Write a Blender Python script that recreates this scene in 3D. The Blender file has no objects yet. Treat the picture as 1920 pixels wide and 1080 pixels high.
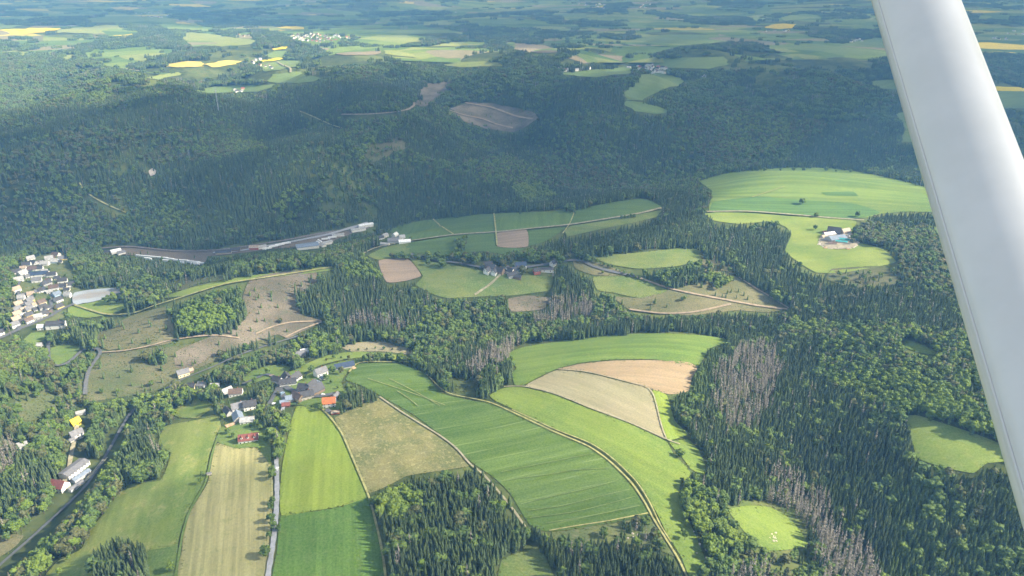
import bpy, bmesh, math, random
import numpy as np
from mathutils import Vector, Matrix
from mathutils.geometry import delaunay_2d_cdt

random.seed(7)
RNG = np.random.default_rng(7)
S = bpy.context.scene
C = S.collection
R = math.radians

# ------------------------------------------------------------------ camera, world, sun, exposure
CAM_H = 430.0
PITCH = R(24.0)
FPX = 1423.0                      # focal length in photo pixels (photo 1920 wide)
cam_d = bpy.data.cameras.new('camera')
cam = bpy.data.objects.new('camera', cam_d)
C.objects.link(cam)
cam_d.sensor_width = 36.0
cam_d.lens = 36.0 * FPX / 1920.0
cam_d.clip_start = 0.05
cam_d.clip_end = 60000
cam.location = (0, 0, CAM_H)
cam.rotation_euler = (R(90) - PITCH, 0, 0)
S.camera = cam

SUN_EL = R(35.0)
SUN_DIR = Vector((math.cos(SUN_EL) * 0.992, -math.cos(SUN_EL) * 0.12, math.sin(SUN_EL))).normalized()
w = bpy.data.worlds.new('World')
S.world = w
w.use_nodes = True
nt = w.node_tree
sky = nt.nodes.new('ShaderNodeTexSky')
sky.sky_type = 'NISHITA'
sky.sun_disc = False
sky.sun_elevation = SUN_EL
sky.sun_rotation = math.atan2(SUN_DIR.x, SUN_DIR.y)
sky.altitude = 900
sky.dust_density = 1.5
nt.nodes['Background'].inputs['Strength'].default_value = 0.115
# broken cloud all over the sky: the blue is veiled evenly with pale cloud
veil = nt.nodes.new('ShaderNodeMix'); veil.data_type = 'RGBA'; veil.inputs[0].default_value = .50
nt.links.new(sky.outputs[0], veil.inputs[6]); veil.inputs[7].default_value = (3.5, 3.6, 3.55, 1)
nt.links.new(veil.outputs[2], nt.nodes['Background'].inputs['Color'])

sun_d = bpy.data.lights.new('sun', 'SUN')
sun_d.energy = 5.0
sun_d.angle = R(0.53)
sun_d.color = (1.0, 0.935, 0.81)
sun = bpy.data.objects.new('sun', sun_d)
C.objects.link(sun)
sun.rotation_euler = (-SUN_DIR).to_track_quat('-Z', 'Y').to_euler()
sun.location = (300, 0, 900)

S.view_settings.view_transform = 'Standard'
S.view_settings.look = 'None'
S.view_settings.exposure = 1.17
S.view_settings.gamma = 1.0
S.view_settings.use_curve_mapping = False
S.cycles.use_denoising = True
S.cycles.denoising_prefilter = 'ACCURATE'
S.cycles.denoising_input_passes = 'RGB_ALBEDO_NORMAL'
S.cycles.max_bounces = 5
S.cycles.diffuse_bounces = 2
S.cycles.glossy_bounces = 2
S.cycles.transmission_bounces = 2
S.cycles.transparent_max_bounces = 12
S.cycles.volume_bounces = 1
S.cycles.use_adaptive_sampling = True
S.cycles.adaptive_threshold = 0.02

# ------------------------------------------------------------------ survey: photo pixel <-> ground
F_ = np.array([0, math.cos(PITCH), -math.sin(PITCH)])
U_ = np.array([0, math.sin(PITCH), math.cos(PITCH)])


def rays(px, py):
    px = np.atleast_1d(np.asarray(px, float)); py = np.atleast_1d(np.asarray(py, float))
    d = F_[None] + ((px - 960) / FPX)[:, None] * np.array([[1., 0, 0]]) - ((py - 540) / FPX)[:, None] * U_[None]
    return d


def project(x, y, z):
    v = np.stack([x, y, z - CAM_H], -1)
    dep = v @ F_
    dep = np.where(dep < 1, 1, dep)
    return 960 + FPX * v[..., 0] / dep, 540 - FPX * (v @ U_) / dep, dep


# heights read off the photograph: (pixel, pixel, metres above the village)
CTRL = [
 (-300,1080,-40),(0,1075,-48),(100,960,-46),(200,850,-44),(0,850,-25),(-200,850,5),(0,760,-5),(60,700,-15),
 (150,790,-38),(45,830,-32),(250,1080,-12),(110,1050,-25),(220,950,-18),(300,870,-15),(330,980,-3),(380,820,-10),
 (430,950,0),(420,1080,2),(600,1080,6),(600,870,2),(580,770,-4),(480,820,-8),(760,800,0),(760,1000,8),(900,900,4),
 (1000,900,3),(1000,1050,6),(850,760,-5),(700,700,-6),(800,700,-12),(650,690,-6),(560,730,-8),(460,770,-15),
 (430,730,-18),(300,730,-42),(400,690,-38),(500,660,-34),(600,625,-30),(700,625,-28),(850,690,-28),(900,735,-14),
 (1100,800,0),(1150,720,2),(1250,690,2),(1150,650,3),(1350,645,-2),(980,680,-6),(1250,900,-4),(1290,1000,-4),
 (1270,800,-6),(1320,850,-12),(1400,800,-32),(1450,700,-38),(1430,985,-18),(1560,960,-38),(1620,1060,-40),
 (1500,850,-40),(1600,800,-20),(1700,830,0),(1800,850,4),(1850,950,-8),(1900,1060,-10),(1700,700,5),(1600,650,0),
 (2100,800,10),(2100,1060,0),(1100,605,-28),(1250,605,-25),(1380,615,-28),(950,610,-30),(1450,640,-35),
 (1300,560,0),(1200,510,12),(1420,560,-5),(1475,580,-15),(1120,500,14),(1310,470,15),(1560,560,-5),(1700,560,5),
 (1650,500,15),(940,505,18),(850,530,10),(740,510,8),(650,540,12),(600,510,20),(560,560,0),(540,530,12),
 (700,570,-8),(850,570,-5),(400,640,-18),(450,560,8),(350,560,0),(300,600,-12),(230,620,-25),(200,700,-30),
 (330,690,-28),(80,580,-38),(100,500,-32),(60,500,-32),(180,558,-40),(30,650,-44),(180,670,-36),(-200,600,-30),
 (160,740,-34),(210,472,-55),(300,485,-52),(400,475,-55),(500,465,-55),(600,450,-56),(680,428,-57),(-100,460,-50),
 (0,455,-52),(350,530,-15),(450,500,-8),(600,480,-12),(660,470,-15),(735,450,0),(770,445,5),(850,430,15),
 (960,415,22),(1100,400,28),(1220,380,28),(960,450,18),(850,470,8),(1150,425,24),(1100,470,16),(1280,430,5),
 (1250,440,15),(400,445,-48),(600,425,-48),(200,440,-45),(800,400,-45),(1000,385,-42),(1150,365,-45),(1250,345,-50),
 (400,330,30),(600,330,25),(200,330,25),(0,330,30),(-200,330,30),(800,330,5),(900,340,-10),(150,215,75),
 (400,195,85),(600,190,80),(750,210,60),(0,240,70),(-200,260,70),(600,250,55),(400,260,60),(880,270,-20),
 (900,230,10),(950,190,40),(850,170,60),(820,200,30),(1000,280,-20),(1100,320,-40),(1050,220,40),(1000,160,70),
 (1150,250,20),(1200,290,-20),(1220,165,70),(1220,200,55),(1100,135,75),(1300,115,80),(1300,290,-20),(1400,230,20),
 (1500,180,40),(1400,150,60),(1600,200,50),(1600,120,70),(1450,300,-25),(1650,300,-10),(1330,370,5),(1500,330,12),
 (1650,345,15),(1500,400,10),(1740,375,15),(1600,440,8),(1480,470,0),(1900,400,10),(1700,430,12),(200,180,30),
 (500,165,60),(100,150,40),(400,120,60),(600,110,60),(300,80,60),(600,75,70),(800,100,60),(0,62,70),(150,58,70),
 (900,60,55),(1200,70,50),(1500,80,60),(1500,30,40),(1000,20,40),(300,28,30),(600,30,35),(0,20,20),(1900,90,60),
 (1900,170,40),(1900,30,90),(1750,12,90),(2200,300,20),(2300,120,40),(-400,120,40),
]
_c = np.array(CTRL, float)
_d = rays(_c[:, 0], _c[:, 1])
_t = (_c[:, 2] - CAM_H) / _d[:, 2]
_cx, _cy, _cz = _d[:, 0] * _t, _d[:, 1] * _t, _c[:, 2]
_ex = []
for a in range(-180, 180, 20):           # calm country far off and behind the camera
    for r in (12000, 20000, 30000):
        _ex.append((math.sin(R(a)) * r, math.cos(R(a)) * r, 30))
    if abs(a) > 60:
        for r in (500, 1500, 4000):
            _ex.append((math.sin(R(a)) * r, math.cos(R(a)) * r, -10))
_ex = np.array(_ex)
CX = np.concatenate([_cx, _ex[:, 0]]); CY = np.concatenate([_cy, _ex[:, 1]]); CZ = np.concatenate([_cz, _ex[:, 2]])


def _phi(x, y):
    d2 = (x[:, None] - CX[None]) ** 2 + (y[:, None] - CY[None]) ** 2
    return np.sqrt(d2 * 1e-6 + 0.10 ** 2)


_A = _phi(CX, CY)
_n = len(CX)
_A = _A - np.eye(_n) * 0.006
_M = np.block([[_A, np.ones((_n, 1))], [np.ones((1, _n)), np.zeros((1, 1))]])
_W = np.linalg.solve(_M, np.concatenate([CZ, [0]]))


def height(x, y):
    x = np.asarray(x, float); y = np.asarray(y, float)
    sh = x.shape
    x = x.ravel(); y = y.ravel()
    out = np.empty(len(x))
    for i in range(0, len(x), 20000):
        j = slice(i, i + 20000)
        out[j] = _phi(x[j], y[j]) @ _W[:_n] + _W[_n]
    r = np.hypot(x, y)
    k = np.clip((r - 600) / 2500, 0, 1)
    out += k * (5 * np.sin(x / 190 + 1.3) * np.sin(y / 230 + .4) + 4 * np.sin(x / 97 + y / 160) * np.cos(y / 121))
    k3 = np.clip((r - 1250) / 350, 0, 1) * np.clip((3400 - r) / 900, 0, 1) * np.clip((y - 1150) / 200, 0, 1)
    k3 = k3 * np.clip((np.hypot((x - 620) / 520, (y - 1650) / 420) - .85) * 2.5, .12, 1) * np.clip((np.hypot((x - 60) / 330, (y - 1420) / 260) - .85) * 2.5, .15, 1)
    rd = np.sqrt(np.sin(x / 210 + .9 * np.sin(y / 340) + .35) ** 2 + .03) * 1.3 + .7 * np.sqrt(np.sin(x / 140 - y / 260 + 1.1) ** 2 + .05)
    out += k3 * (50 * (rd - 1.1) + 12 * np.sin(x / 85 + y / 105))* np.clip((out + 50) / 45, .12, 1)
    k2 = np.clip((r - 3000) / 3000, 0, 1)
    out += k2 * (18 * np.sin(x / 520 + .7) * np.sin(y / 610 + 1.1) + 14 * np.sin(x / 330 - y / 450))
    return np.clip(out, -75, 180).reshape(sh)


def ground(px, py):
    """photo pixel -> the point of the ground that is seen there"""
    d = rays(px, py)
    n = len(d)
    t0 = np.full(n, 350.0)
    hit = np.zeros(n, bool)
    lo = t0.copy(); hi = t0.copy()
    t = t0.copy()
    gap = (d * t[:, None])[:, 2] + CAM_H - height(*(d * t[:, None])[:, :2].T)
    for i in range(400):
        step = np.maximum(4 + t * .002, .8 * gap / (np.abs(d[:, 2]) + .6))      # never longer than the steepest slope allows
        tn = t + step
        p = d * tn[:, None]
        gap = p[:, 2] + CAM_H - height(p[:, 0], p[:, 1])
        below = gap < 0
        new = below & ~hit
        lo[new] = t[new]; hi[new] = tn[new]
        hit |= below
        t = np.where(hit, t, tn)
        gap = np.where(hit, 1.0, gap)
        if hit.all() or t[~hit].min() > 26000:
            break
    lo[~hit] = 15000; hi[~hit] = 15000
    for i in range(12):
        m = .5 * (lo + hi)
        p = d * m[:, None]
        b = (p[:, 2] + CAM_H) < height(p[:, 0], p[:, 1])
        hi = np.where(b, m, hi); lo = np.where(b, lo, m)
    p = d * hi[:, None]
    return p[:, 0], p[:, 1]


def ground1(px, py):
    x, y = ground([px], [py])
    return float(x[0]), float(y[0])


# ------------------------------------------------------------------ small builders
def link(o):
    C.objects.link(o)
    return o


def tag(o, label=None, cat=None, group=None, kind=None):
    if label: o['label'] = label
    if cat: o['category'] = cat
    if group: o['group'] = group
    if kind: o['kind'] = kind
    return o


def empty(name, loc, rz=0.0):
    o = link(bpy.data.objects.new(name, None))
    o.location = loc
    o.rotation_euler = (0, 0, rz)
    o.empty_display_size = 2
    return o


def mesh(name, v, f, mats, fm=None, smooth=False):
    me = bpy.data.meshes.new(name)
    me.from_pydata([tuple(map(float, p)) for p in v], [], [tuple(map(int, q)) for q in f])
    for m in (mats if isinstance(mats, (list, tuple)) else [mats]):
        me.materials.append(m)
    if fm is not None:
        me.polygons.foreach_set('material_index', np.asarray(fm, np.int32))
    if smooth:
        me.polygons.foreach_set('use_smooth', np.ones(len(me.polygons), bool))
    me.update()
    return me


def obj(name, me, parent=None, loc=(0, 0, 0), rz=0):
    o = link(bpy.data.objects.new(name, me))
    o.parent = parent
    o.location = loc
    if rz: o.rotation_euler = (0, 0, rz)
    return o


class MB:
    def __init__(s): s.v = []; s.f = []; s.m = []
    def add(s, v, f, m=0):
        b = len(s.v); s.v += [tuple(p) for p in v]; s.f += [tuple(i + b for i in q) for q in f]; s.m += [m] * len(f)
    def box(s, x0, x1, y0, y1, z0, z1, m=0):
        v = [(x0,y0,z0),(x1,y0,z0),(x1,y1,z0),(x0,y1,z0),(x0,y0,z1),(x1,y0,z1),(x1,y1,z1),(x0,y1,z1)]
        s.add(v, [(3,2,1,0),(4,5,6,7),(0,1,5,4),(1,2,6,5),(2,3,7,6),(3,0,4,7)], m)
    def build(s, name, mats, smooth=False): return mesh(name, s.v, s.f, mats, s.m, smooth)


# ------------------------------------------------------------------ materials
def new_mat(name):
    m = bpy.data.materials.new(name); m.use_nodes = True
    nt = m.node_tree
    b = nt.nodes['Principled BSDF']
    b.inputs['Roughness'].default_value = .85
    b.inputs['Specular IOR Level'].default_value = .15
    return m, nt, b


def N(nt, typ, **kw):
    n = nt.nodes.new(typ)
    for k, v in kw.items():
        if hasattr(n, k): setattr(n, k, v)
        else: n.inputs[k].default_value = v
    return n


def rgba(c): return (c[0], c[1], c[2], 1)


def mixc(nt, fac, a, b, mode='MIX'):
    """colour mix; a and b are colours or sockets"""
    n = nt.nodes.new('ShaderNodeMix'); n.data_type = 'RGBA'; n.blend_type = mode; n.clamp_factor = True
    for s, v in ((n.inputs[0], fac), (n.inputs[6], a), (n.inputs[7], b)):
        if isinstance(v, (int, float)): s.default_value = v
        elif isinstance(v, tuple): s.default_value = rgba(v)
        else: nt.links.new(v, s)
    return n.outputs[2]


def ramp(nt, x, a, b):
    n = nt.nodes.new('ShaderNodeMapRange'); n.interpolation_type = 'SMOOTHSTEP'
    nt.links.new(x, n.inputs[0]); n.inputs[1].default_value = a; n.inputs[2].default_value = b
    return n.outputs[0]


def mulv(nt, x, k):
    n = nt.nodes.new('ShaderNodeMath'); n.operation = 'MULTIPLY'
    nt.links.new(x, n.inputs[0])
    if isinstance(k, (int, float)): n.inputs[1].default_value = k
    else: nt.links.new(k, n.inputs[1])
    return n.outputs[0]


def pos_noise(nt, scale, rot=0.0, sc=(1, 1, 1), detail=3.0, rough=.6):
    g = nt.nodes.new('ShaderNodeNewGeometry')
    mp = nt.nodes.new('ShaderNodeMapping')
    mp.vector_type = 'POINT'
    # rotate about z first (separate node) then scale
    mp2 = nt.nodes.new('ShaderNodeMapping')
    mp.inputs['Rotation'].default_value = (0, 0, -rot)
    mp2.inputs['Scale'].default_value = sc
    nt.links.new(g.outputs['Position'], mp.inputs['Vector'])
    nt.links.new(mp.outputs[0], mp2.inputs['Vector'])
    n = nt.nodes.new('ShaderNodeTexNoise')
    n.inputs['Scale'].default_value = scale; n.inputs['Detail'].default_value = detail; n.inputs['Roughness'].default_value = rough
    nt.links.new(mp2.outputs[0], n.inputs['Vector'])
    return n.outputs['Fac'], mp.outputs[0]


def simple(name, col, rough=.8, spec=.2, metal=0, var=.15, vs=.6):
    m, nt, b = new_mat(name)
    b.inputs['Roughness'].default_value = rough
    b.inputs['Specular IOR Level'].default_value = spec
    b.inputs['Metallic'].default_value = metal
    n, _ = pos_noise(nt, vs, detail=4)
    c = mixc(nt, ramp(nt, n, .3, .7), tuple(k * (1 - var) for k in col), tuple(min(1, k * (1 + var)) for k in col))
    nt.links.new(c, b.inputs['Base Color'])
    return m


def field_mat(name, c1, c2, c3=None, rot=0., row=0., rowk=.5, tram=0., tramk=.5, tramc=None, big=.012, amt3=.5, fs=.11):
    """c1/c2: large soft patches, c3: small flecks, row: width of drill or mowing rows, tram: distance of wheel tracks"""
    m, nt, b = new_mat(name)
    b.inputs['Roughness'].default_value = .95
    b.inputs['Specular IOR Level'].default_value = .05
    n1, v = pos_noise(nt, big, rot, (1, 1, 0), 4, .55)
    col = mixc(nt, ramp(nt, n1, .36, .64), c1, c2)
    if c3:
        n2, _ = pos_noise(nt, fs, rot, (1, 1, 0), 5, .75)
        col = mixc(nt, mulv(nt, ramp(nt, n2, .5, .68), amt3), col, c3)
    n3, _ = pos_noise(nt, .5, rot, (1, 1, 0), 3, .7)
    col = mixc(nt, ramp(nt, n3, .3, .7), mixc(nt, .14, col, (0.0, 0.0, 0.0)), mixc(nt, .06, col, (.9, .9, .6)))
    n6, _ = pos_noise(nt, .05, rot, (.22, 1, 0), 4, .65)
    col = mixc(nt, ramp(nt, n6, .3, .7), mixc(nt, .22, col, tuple(k * .3 for k in c1)), col)
    n7, _ = pos_noise(nt, .022, rot + .6, (1, 1, 0), 3, .6)
    col = mixc(nt, mulv(nt, ramp(nt, n7, .58, .74), .45), col, mixc(nt, .5, tuple(k * .62 for k in c1), tuple(min(1, k * 1.1) for k in c2)))
    if row:
        n4, _ = pos_noise(nt, 1.0 / row, rot, (.03, 1, 0), 2, .6)
        dark = mixc(nt, rowk, col, tuple(k * .45 for k in c1))
        lite = mixc(nt, rowk * .5, col, tramc or tuple(min(1, k * 1.7) for k in c2))
        col = mixc(nt, ramp(nt, n4, .35, .65), dark, lite)
    if tram:
        sx = nt.nodes.new('ShaderNodeSeparateXYZ'); nt.links.new(v, sx.inputs[0])
        nn, _ = pos_noise(nt, .02, rot, (.4, 1, 0), 2)
        a = nt.nodes.new('ShaderNodeMath'); a.operation = 'MULTIPLY_ADD'
        nt.links.new(nn, a.inputs[0]); a.inputs[1].default_value = 6.0; nt.links.new(sx.outputs['Y'], a.inputs[2])
        q = nt.nodes.new('ShaderNodeMath'); q.operation = 'PINGPONG'; q.inputs[1].default_value = tram * .5
        nt.links.new(a.outputs[0], q.inputs[0])
        line = ramp(nt, q.outputs[0], 1.3, .3)
        n5, _ = pos_noise(nt, .05, rot, (.3, 3, 0), 3, .7)
        line = mulv(nt, mulv(nt, line, ramp(nt, n5, .42, .62)), tramk)
        col = mixc(nt, line, col, tramc or (.30, .32, .12))
    nt.links.new(col, b.inputs['Base Color'])
    return m


def foliage(name, ca, cb, cc, trans=.0, patch=.011):
    m, nt, b = new_mat(name)
    oi = nt.nodes.new('ShaderNodeObjectInfo')
    c = mixc(nt, oi.outputs['Random'], ca, cb)
    n, _ = pos_noise(nt, patch, 0, (1, 1, .3), 3)
    c = mixc(nt, mulv(nt, ramp(nt, n, .42, .66), .75), c, cc)
    n2, _ = pos_noise(nt, .7, 0, (1, 1, 1), 3)
    c = mixc(nt, ramp(nt, n2, .32, .68), mixc(nt, .35, c, (0., 0., 0.)), mixc(nt, .10, c, (.5, .55, .2)))
    nt.links.new(c, b.inputs['Base Color'])
    b.inputs['Roughness'].default_value = .75
    b.inputs['Specular IOR Level'].default_value = .12
    if trans:
        t = nt.nodes.new('ShaderNodeBsdfTranslucent'); nt.links.new(c, t.inputs['Color'])
        mx = nt.nodes.new('ShaderNodeMixShader'); mx.inputs[0].default_value = trans
        nt.links.new(b.outputs[0], mx.inputs[1]); nt.links.new(t.outputs[0], mx.inputs[2])
        nt.links.new(mx.outputs[0], nt.nodes['Material Output'].inputs['Surface'])
    return m


MAT = {}
MAT['bark'] = simple('bark', (.10, .075, .055), .95, .05)
MAT['dead_bark'] = simple('dead_bark', (.26, .22, .19), .95, .05)
MAT['spruce'] = foliage('spruce_needles', (.036, .066, .036), (.082, .122, .050), (.092, .140, .052), .10)
MAT['young'] = foliage('young_needles', (.070, .125, .044), (.110, .170, .052), (.140, .205, .060), .2)
MAT['leaf'] = foliage('leaves', (.072, .135, .036), (.115, .185, .044), (.145, .215, .048), .26)
MAT['leaf_bright'] = foliage('bright_leaves', (.120, .200, .030), (.160, .240, .036), (.190, .255, .040), .25)
MAT['leaf_olive'] = foliage('olive_leaves', (.085, .092, .040), (.110, .115, .050), (.090, .105, .040), .15)
MAT['dead'] = foliage('dead_twigs', (.240, .210, .180), (.360, .325, .285), (.285, .255, .220))
MAT['shrub'] = foliage('shrub_leaves', (.055, .085, .030), (.095, .125, .045), (.120, .120, .055), .1)

GA, GB, GC = (.105, .185, .034), (.150, .240, .040), (.20, .26, .06)
MAT['asphalt'] = simple('asphalt', (.12, .125, .13), .9, .15, vs=.3)
MAT['pale_road'] = simple('pale_asphalt', (.30, .31, .33), .9, .15, vs=.3)
MAT['gravel_track'] = simple('gravel_track', (.29, .265, .18), .95, .05, var=.25, vs=.25)
MAT['grass_track'] = simple('grass_track', (.30, .29, .12), .95, .05, var=.3, vs=.2)
MAT['dirt_track'] = simple('dirt_track', (.30, .24, .17), .95, .05, var=.2, vs=.2)
MAT['crop_track'] = simple('crop_track', (.165, .215, .075), .95, .05, var=.25, vs=.1)
MAT['bare_streak'] = simple('bare_streak', (.23, .235, .105), .95, .05, var=.3, vs=.1)
MAT['ballast'] = simple('ballast', (.17, .15, .135), .95, .05, var=.3, vs=.3)


# ------------------------------------------------------------------ the ground
def farmland_material():
    '''far-off farmland: a patchwork of small meadows and crops'''
    m, nt, b = new_mat('farmland_patchwork')
    b.inputs['Roughness'].default_value = 1; b.inputs['Specular IOR Level'].default_value = .02
    g = nt.nodes.new('ShaderNodeNewGeometry')
    mp = nt.nodes.new('ShaderNodeMapping'); mp.inputs['Scale'].default_value = (1 / 260, 1 / 150, 0); mp.inputs['Rotation'].default_value = (0, 0, .25)
    nt.links.new(g.outputs['Position'], mp.inputs['Vector'])
    wv = nt.nodes.new('ShaderNodeTexNoise'); wv.inputs['Scale'].default_value = .7
    nt.links.new(mp.outputs[0], wv.inputs['Vector'])
    ad = nt.nodes.new('ShaderNodeVectorMath'); ad.operation = 'MULTIPLY_ADD'; ad.inputs[1].default_value = (.7, .7, 0)
    nt.links.new(wv.outputs['Color'], ad.inputs[0]); nt.links.new(mp.outputs[0], ad.inputs[2])
    vo = nt.nodes.new('ShaderNodeTexVoronoi'); vo.voronoi_dimensions = '2D'; vo.inputs['Scale'].default_value = 1
    nt.links.new(ad.outputs[0], vo.inputs['Vector'])
    cr = nt.nodes.new('ShaderNodeValToRGB'); cr.color_ramp.interpolation = 'CONSTANT'
    cols = [(0, (.13, .20, .05)), (.2, (.19, .26, .065)), (.38, (.10, .165, .045)), (.5, (.24, .28, .085)), (.66, (.16, .23, .055)), (.8, (.26, .235, .14)), (.88, (.12, .19, .05)), (.95, (.48, .42, .06))]
    e = cr.color_ramp.elements
    e[0].position = 0; e[0].color = rgba(cols[0][1]); e[1].position = cols[1][0]; e[1].color = rgba(cols[1][1])
    for ps, cc in cols[2:]:
        q = e.new(ps); q.color = rgba(cc)
    sp = nt.nodes.new('ShaderNodeSeparateColor'); nt.links.new(vo.outputs['Color'], sp.inputs[0]); nt.links.new(sp.outputs[0], cr.inputs[0])
    n2, _ = pos_noise(nt, .02, 0, (1, 1, 0), 4, .7)
    col = mixc(nt, ramp(nt, n2, .3, .7), mixc(nt, .25, cr.outputs[0], (.03, .05, .02)), cr.outputs[0])
    nt.links.new(col, b.inputs['Base Color'])
    return m


def terrain_material():
    m, nt, b = new_mat('forest_floor_and_meadow')
    b.inputs['Roughness'].default_value = 1
    b.inputs['Specular IOR Level'].default_value = .02
    n1, _ = pos_noise(nt, .006, 0, (1, 1, 0), 5, .6)
    n2, _ = pos_noise(nt, .05, 0, (1, 1, 0), 5, .7)
    a = mixc(nt, ramp(nt, n2, .35, .65), (.045, .065, .024), (.080, .098, .034))
    c = mixc(nt, ramp(nt, n2, .35, .65), (.095, .135, .040), (.140, .155, .055))
    col = mixc(nt, ramp(nt, n1, .42, .6), a, c)
    nt.links.new(col, b.inputs['Base Color'])
    return m


def build_ground():
    na, nr = 420, 440
    ang = np.linspace(R(-95), R(95), na)
    ang = np.sign(ang) * (np.abs(ang) / R(95)) ** 1.35 * R(95)
    rad = np.exp(np.linspace(math.log(40), math.log(26000), nr))
    A, Q = np.meshgrid(ang, rad)
    X = np.sin(A) * Q; Y = np.cos(A) * Q - 60
    Z = height(X, Y)
    v = np.stack([X.ravel(), Y.ravel(), Z.ravel()], -1)
    i = np.arange(nr - 1)[:, None] * na + np.arange(na - 1)[None]
    i = i.ravel()
    f = np.stack([i, i + na, i + na + 1, i + 1], -1)[:, ::-1]
    me = bpy.data.meshes.new('ground')
    me.from_pydata(v.tolist(), [], f.tolist())
    me.materials.append(terrain_material())
    me.polygons.foreach_set('use_smooth', np.ones(len(me.polygons), bool))
    me.update()
    o = obj('ground', me)
    tag(o, 'rolling wooded ground of the valley and plateaus', None, None, 'structure')
    if me.polygons[1000].normal.z < 0: me.flip_normals()
    return o, float(Z.min())


ground_obj, ZMIN = build_ground()


def lift(d, layer): return .18 + d * .0007 + layer * (.12 + d * .00022)


def catmull(p, closed=True, n=4, tension=.5):
    p = np.asarray(p, float)
    out = []
    k = len(p)
    for i in range(k if closed else k - 1):
        p0 = p[(i - 1) % k] if closed or i > 0 else p[i]
        p1 = p[i]; p2 = p[(i + 1) % k]
        p3 = p[(i + 2) % k] if closed or i + 2 < k else p2
        m1 = (p2 - p0) * tension * .5; m2 = (p3 - p1) * tension * .5
        L = np.linalg.norm(p2 - p1)
        for m in (m1, m2):
            l = np.linalg.norm(m)
            if l > L * .6: m *= L * .6 / l
        for j in range(n):
            t = j / n
            h = (2*t**3 - 3*t*t + 1, t**3 - 2*t*t + t, -2*t**3 + 3*t*t, t**3 - t*t)
            out.append(h[0] * p1 + h[1] * m1 + h[2] * p2 + h[3] * m2)
    if not closed: out.append(p[-1])
    return np.array(out)


def inside(poly, x, y):
    """even-odd test, vectorised"""
    r = np.zeros(x.shape, bool)
    px, py = poly[:, 0], poly[:, 1]
    j = len(poly) - 1
    for i in range(len(poly)):
        c = ((py[i] > y) != (py[j] > y)) & (x < (px[j] - px[i]) * (y - py[i]) / (py[j] - py[i] + 1e-12) + px[i])
        r ^= c
        j = i
    return r


# raster of what the photograph shows, half resolution, used to choose what grows where
RW, RH, RO = 960 + 320, 540 + 120, (160, 60)      # with a margin round the frame
CLS = np.full((RH, RW), 2, np.uint8)


def paint(poly, c):
    p = np.asarray(poly, float) * .5 + np.array(RO)
    x0, x1 = int(max(0, p[:, 0].min())), int(min(RW, p[:, 0].max() + 2))
    y0, y1 = int(max(0, p[:, 1].min())), int(min(RH, p[:, 1].max() + 2))
    if x1 <= x0 or y1 <= y0: return
    yy, xx = np.mgrid[y0:y1, x0:x1]
    m = inside(p, xx + .5, yy + .5)
    CLS[y0:y1, x0:x1][m] = c


def cls_at(px, py):
    i = np.clip((px * .5 + RO[0]).astype(int), 0, RW - 1)
    j = np.clip((py * .5 + RO[1]).astype(int), 0, RH - 1)
    return CLS[j, i]


OUTLINES = []


def sheet(name, poly_px, mat, layer=0, label=None, soft=True):
    pp = catmull(poly_px, True, 4) if soft else catmull(poly_px, True, 3, 0)
    gx, gy = ground(pp[:, 0], pp[:, 1])
    ok = np.concatenate([[True], np.hypot(np.diff(gx), np.diff(gy)) > .6])
    P = np.stack([gx[ok], gy[ok]], -1)
    c = P.mean(0)
    d = float(np.hypot(*c))
    size = P.max(0) - P.min(0)
    sp = max(7, d * .0095, math.sqrt(size[0] * size[1] / 2600))
    # resample the outline finely so that it follows the ground
    B = []
    for a, b in zip(P, np.roll(P, -1, 0)):
        k = max(1, int(np.linalg.norm(b - a) / sp))
        for j in range(k): B.append(a + (b - a) * j / k)
    B = np.array(B)
    if d < 1150: OUTLINES.append(B)
    xs = np.arange(P[:, 0].min() + sp * .5, P[:, 0].max(), sp); ys = np.arange(P[:, 1].min() + sp * .5, P[:, 1].max(), sp)
    X, Y = np.meshgrid(xs, ys); X = X.ravel() + RNG.uniform(-.2, .2, X.size) * sp; Y = Y.ravel() + RNG.uniform(-.2, .2, Y.size) * sp
    m = inside(B, X, Y)
    allp = np.concatenate([B, np.stack([X[m], Y[m]], -1)]) - c
    n = len(B)
    res = delaunay_2d_cdt([Vector(q) for q in allp], [(i, (i + 1) % n) for i in range(n)], [], 1, 1e-3)
    v = np.array([tuple(q) for q in res[0]]) + c
    dd = np.hypot(v[:, 0], v[:, 1])
    z = height(v[:, 0], v[:, 1]) + lift(dd, layer)
    me = bpy.data.meshes.new(name)
    me.from_pydata(np.stack([v[:, 0], v[:, 1], z], -1).tolist(), [], [tuple(q) for q in res[2]])
    me.materials.append(mat)
    me.update()
    if len(me.polygons) and sum(q.normal.z for q in me.polygons) < 0: me.flip_normals()
    me.polygons.foreach_set('use_smooth', np.ones(len(me.polygons), bool))
    o = obj(name, me)
    tag(o, label, None, None, 'structure')
    return o


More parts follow.
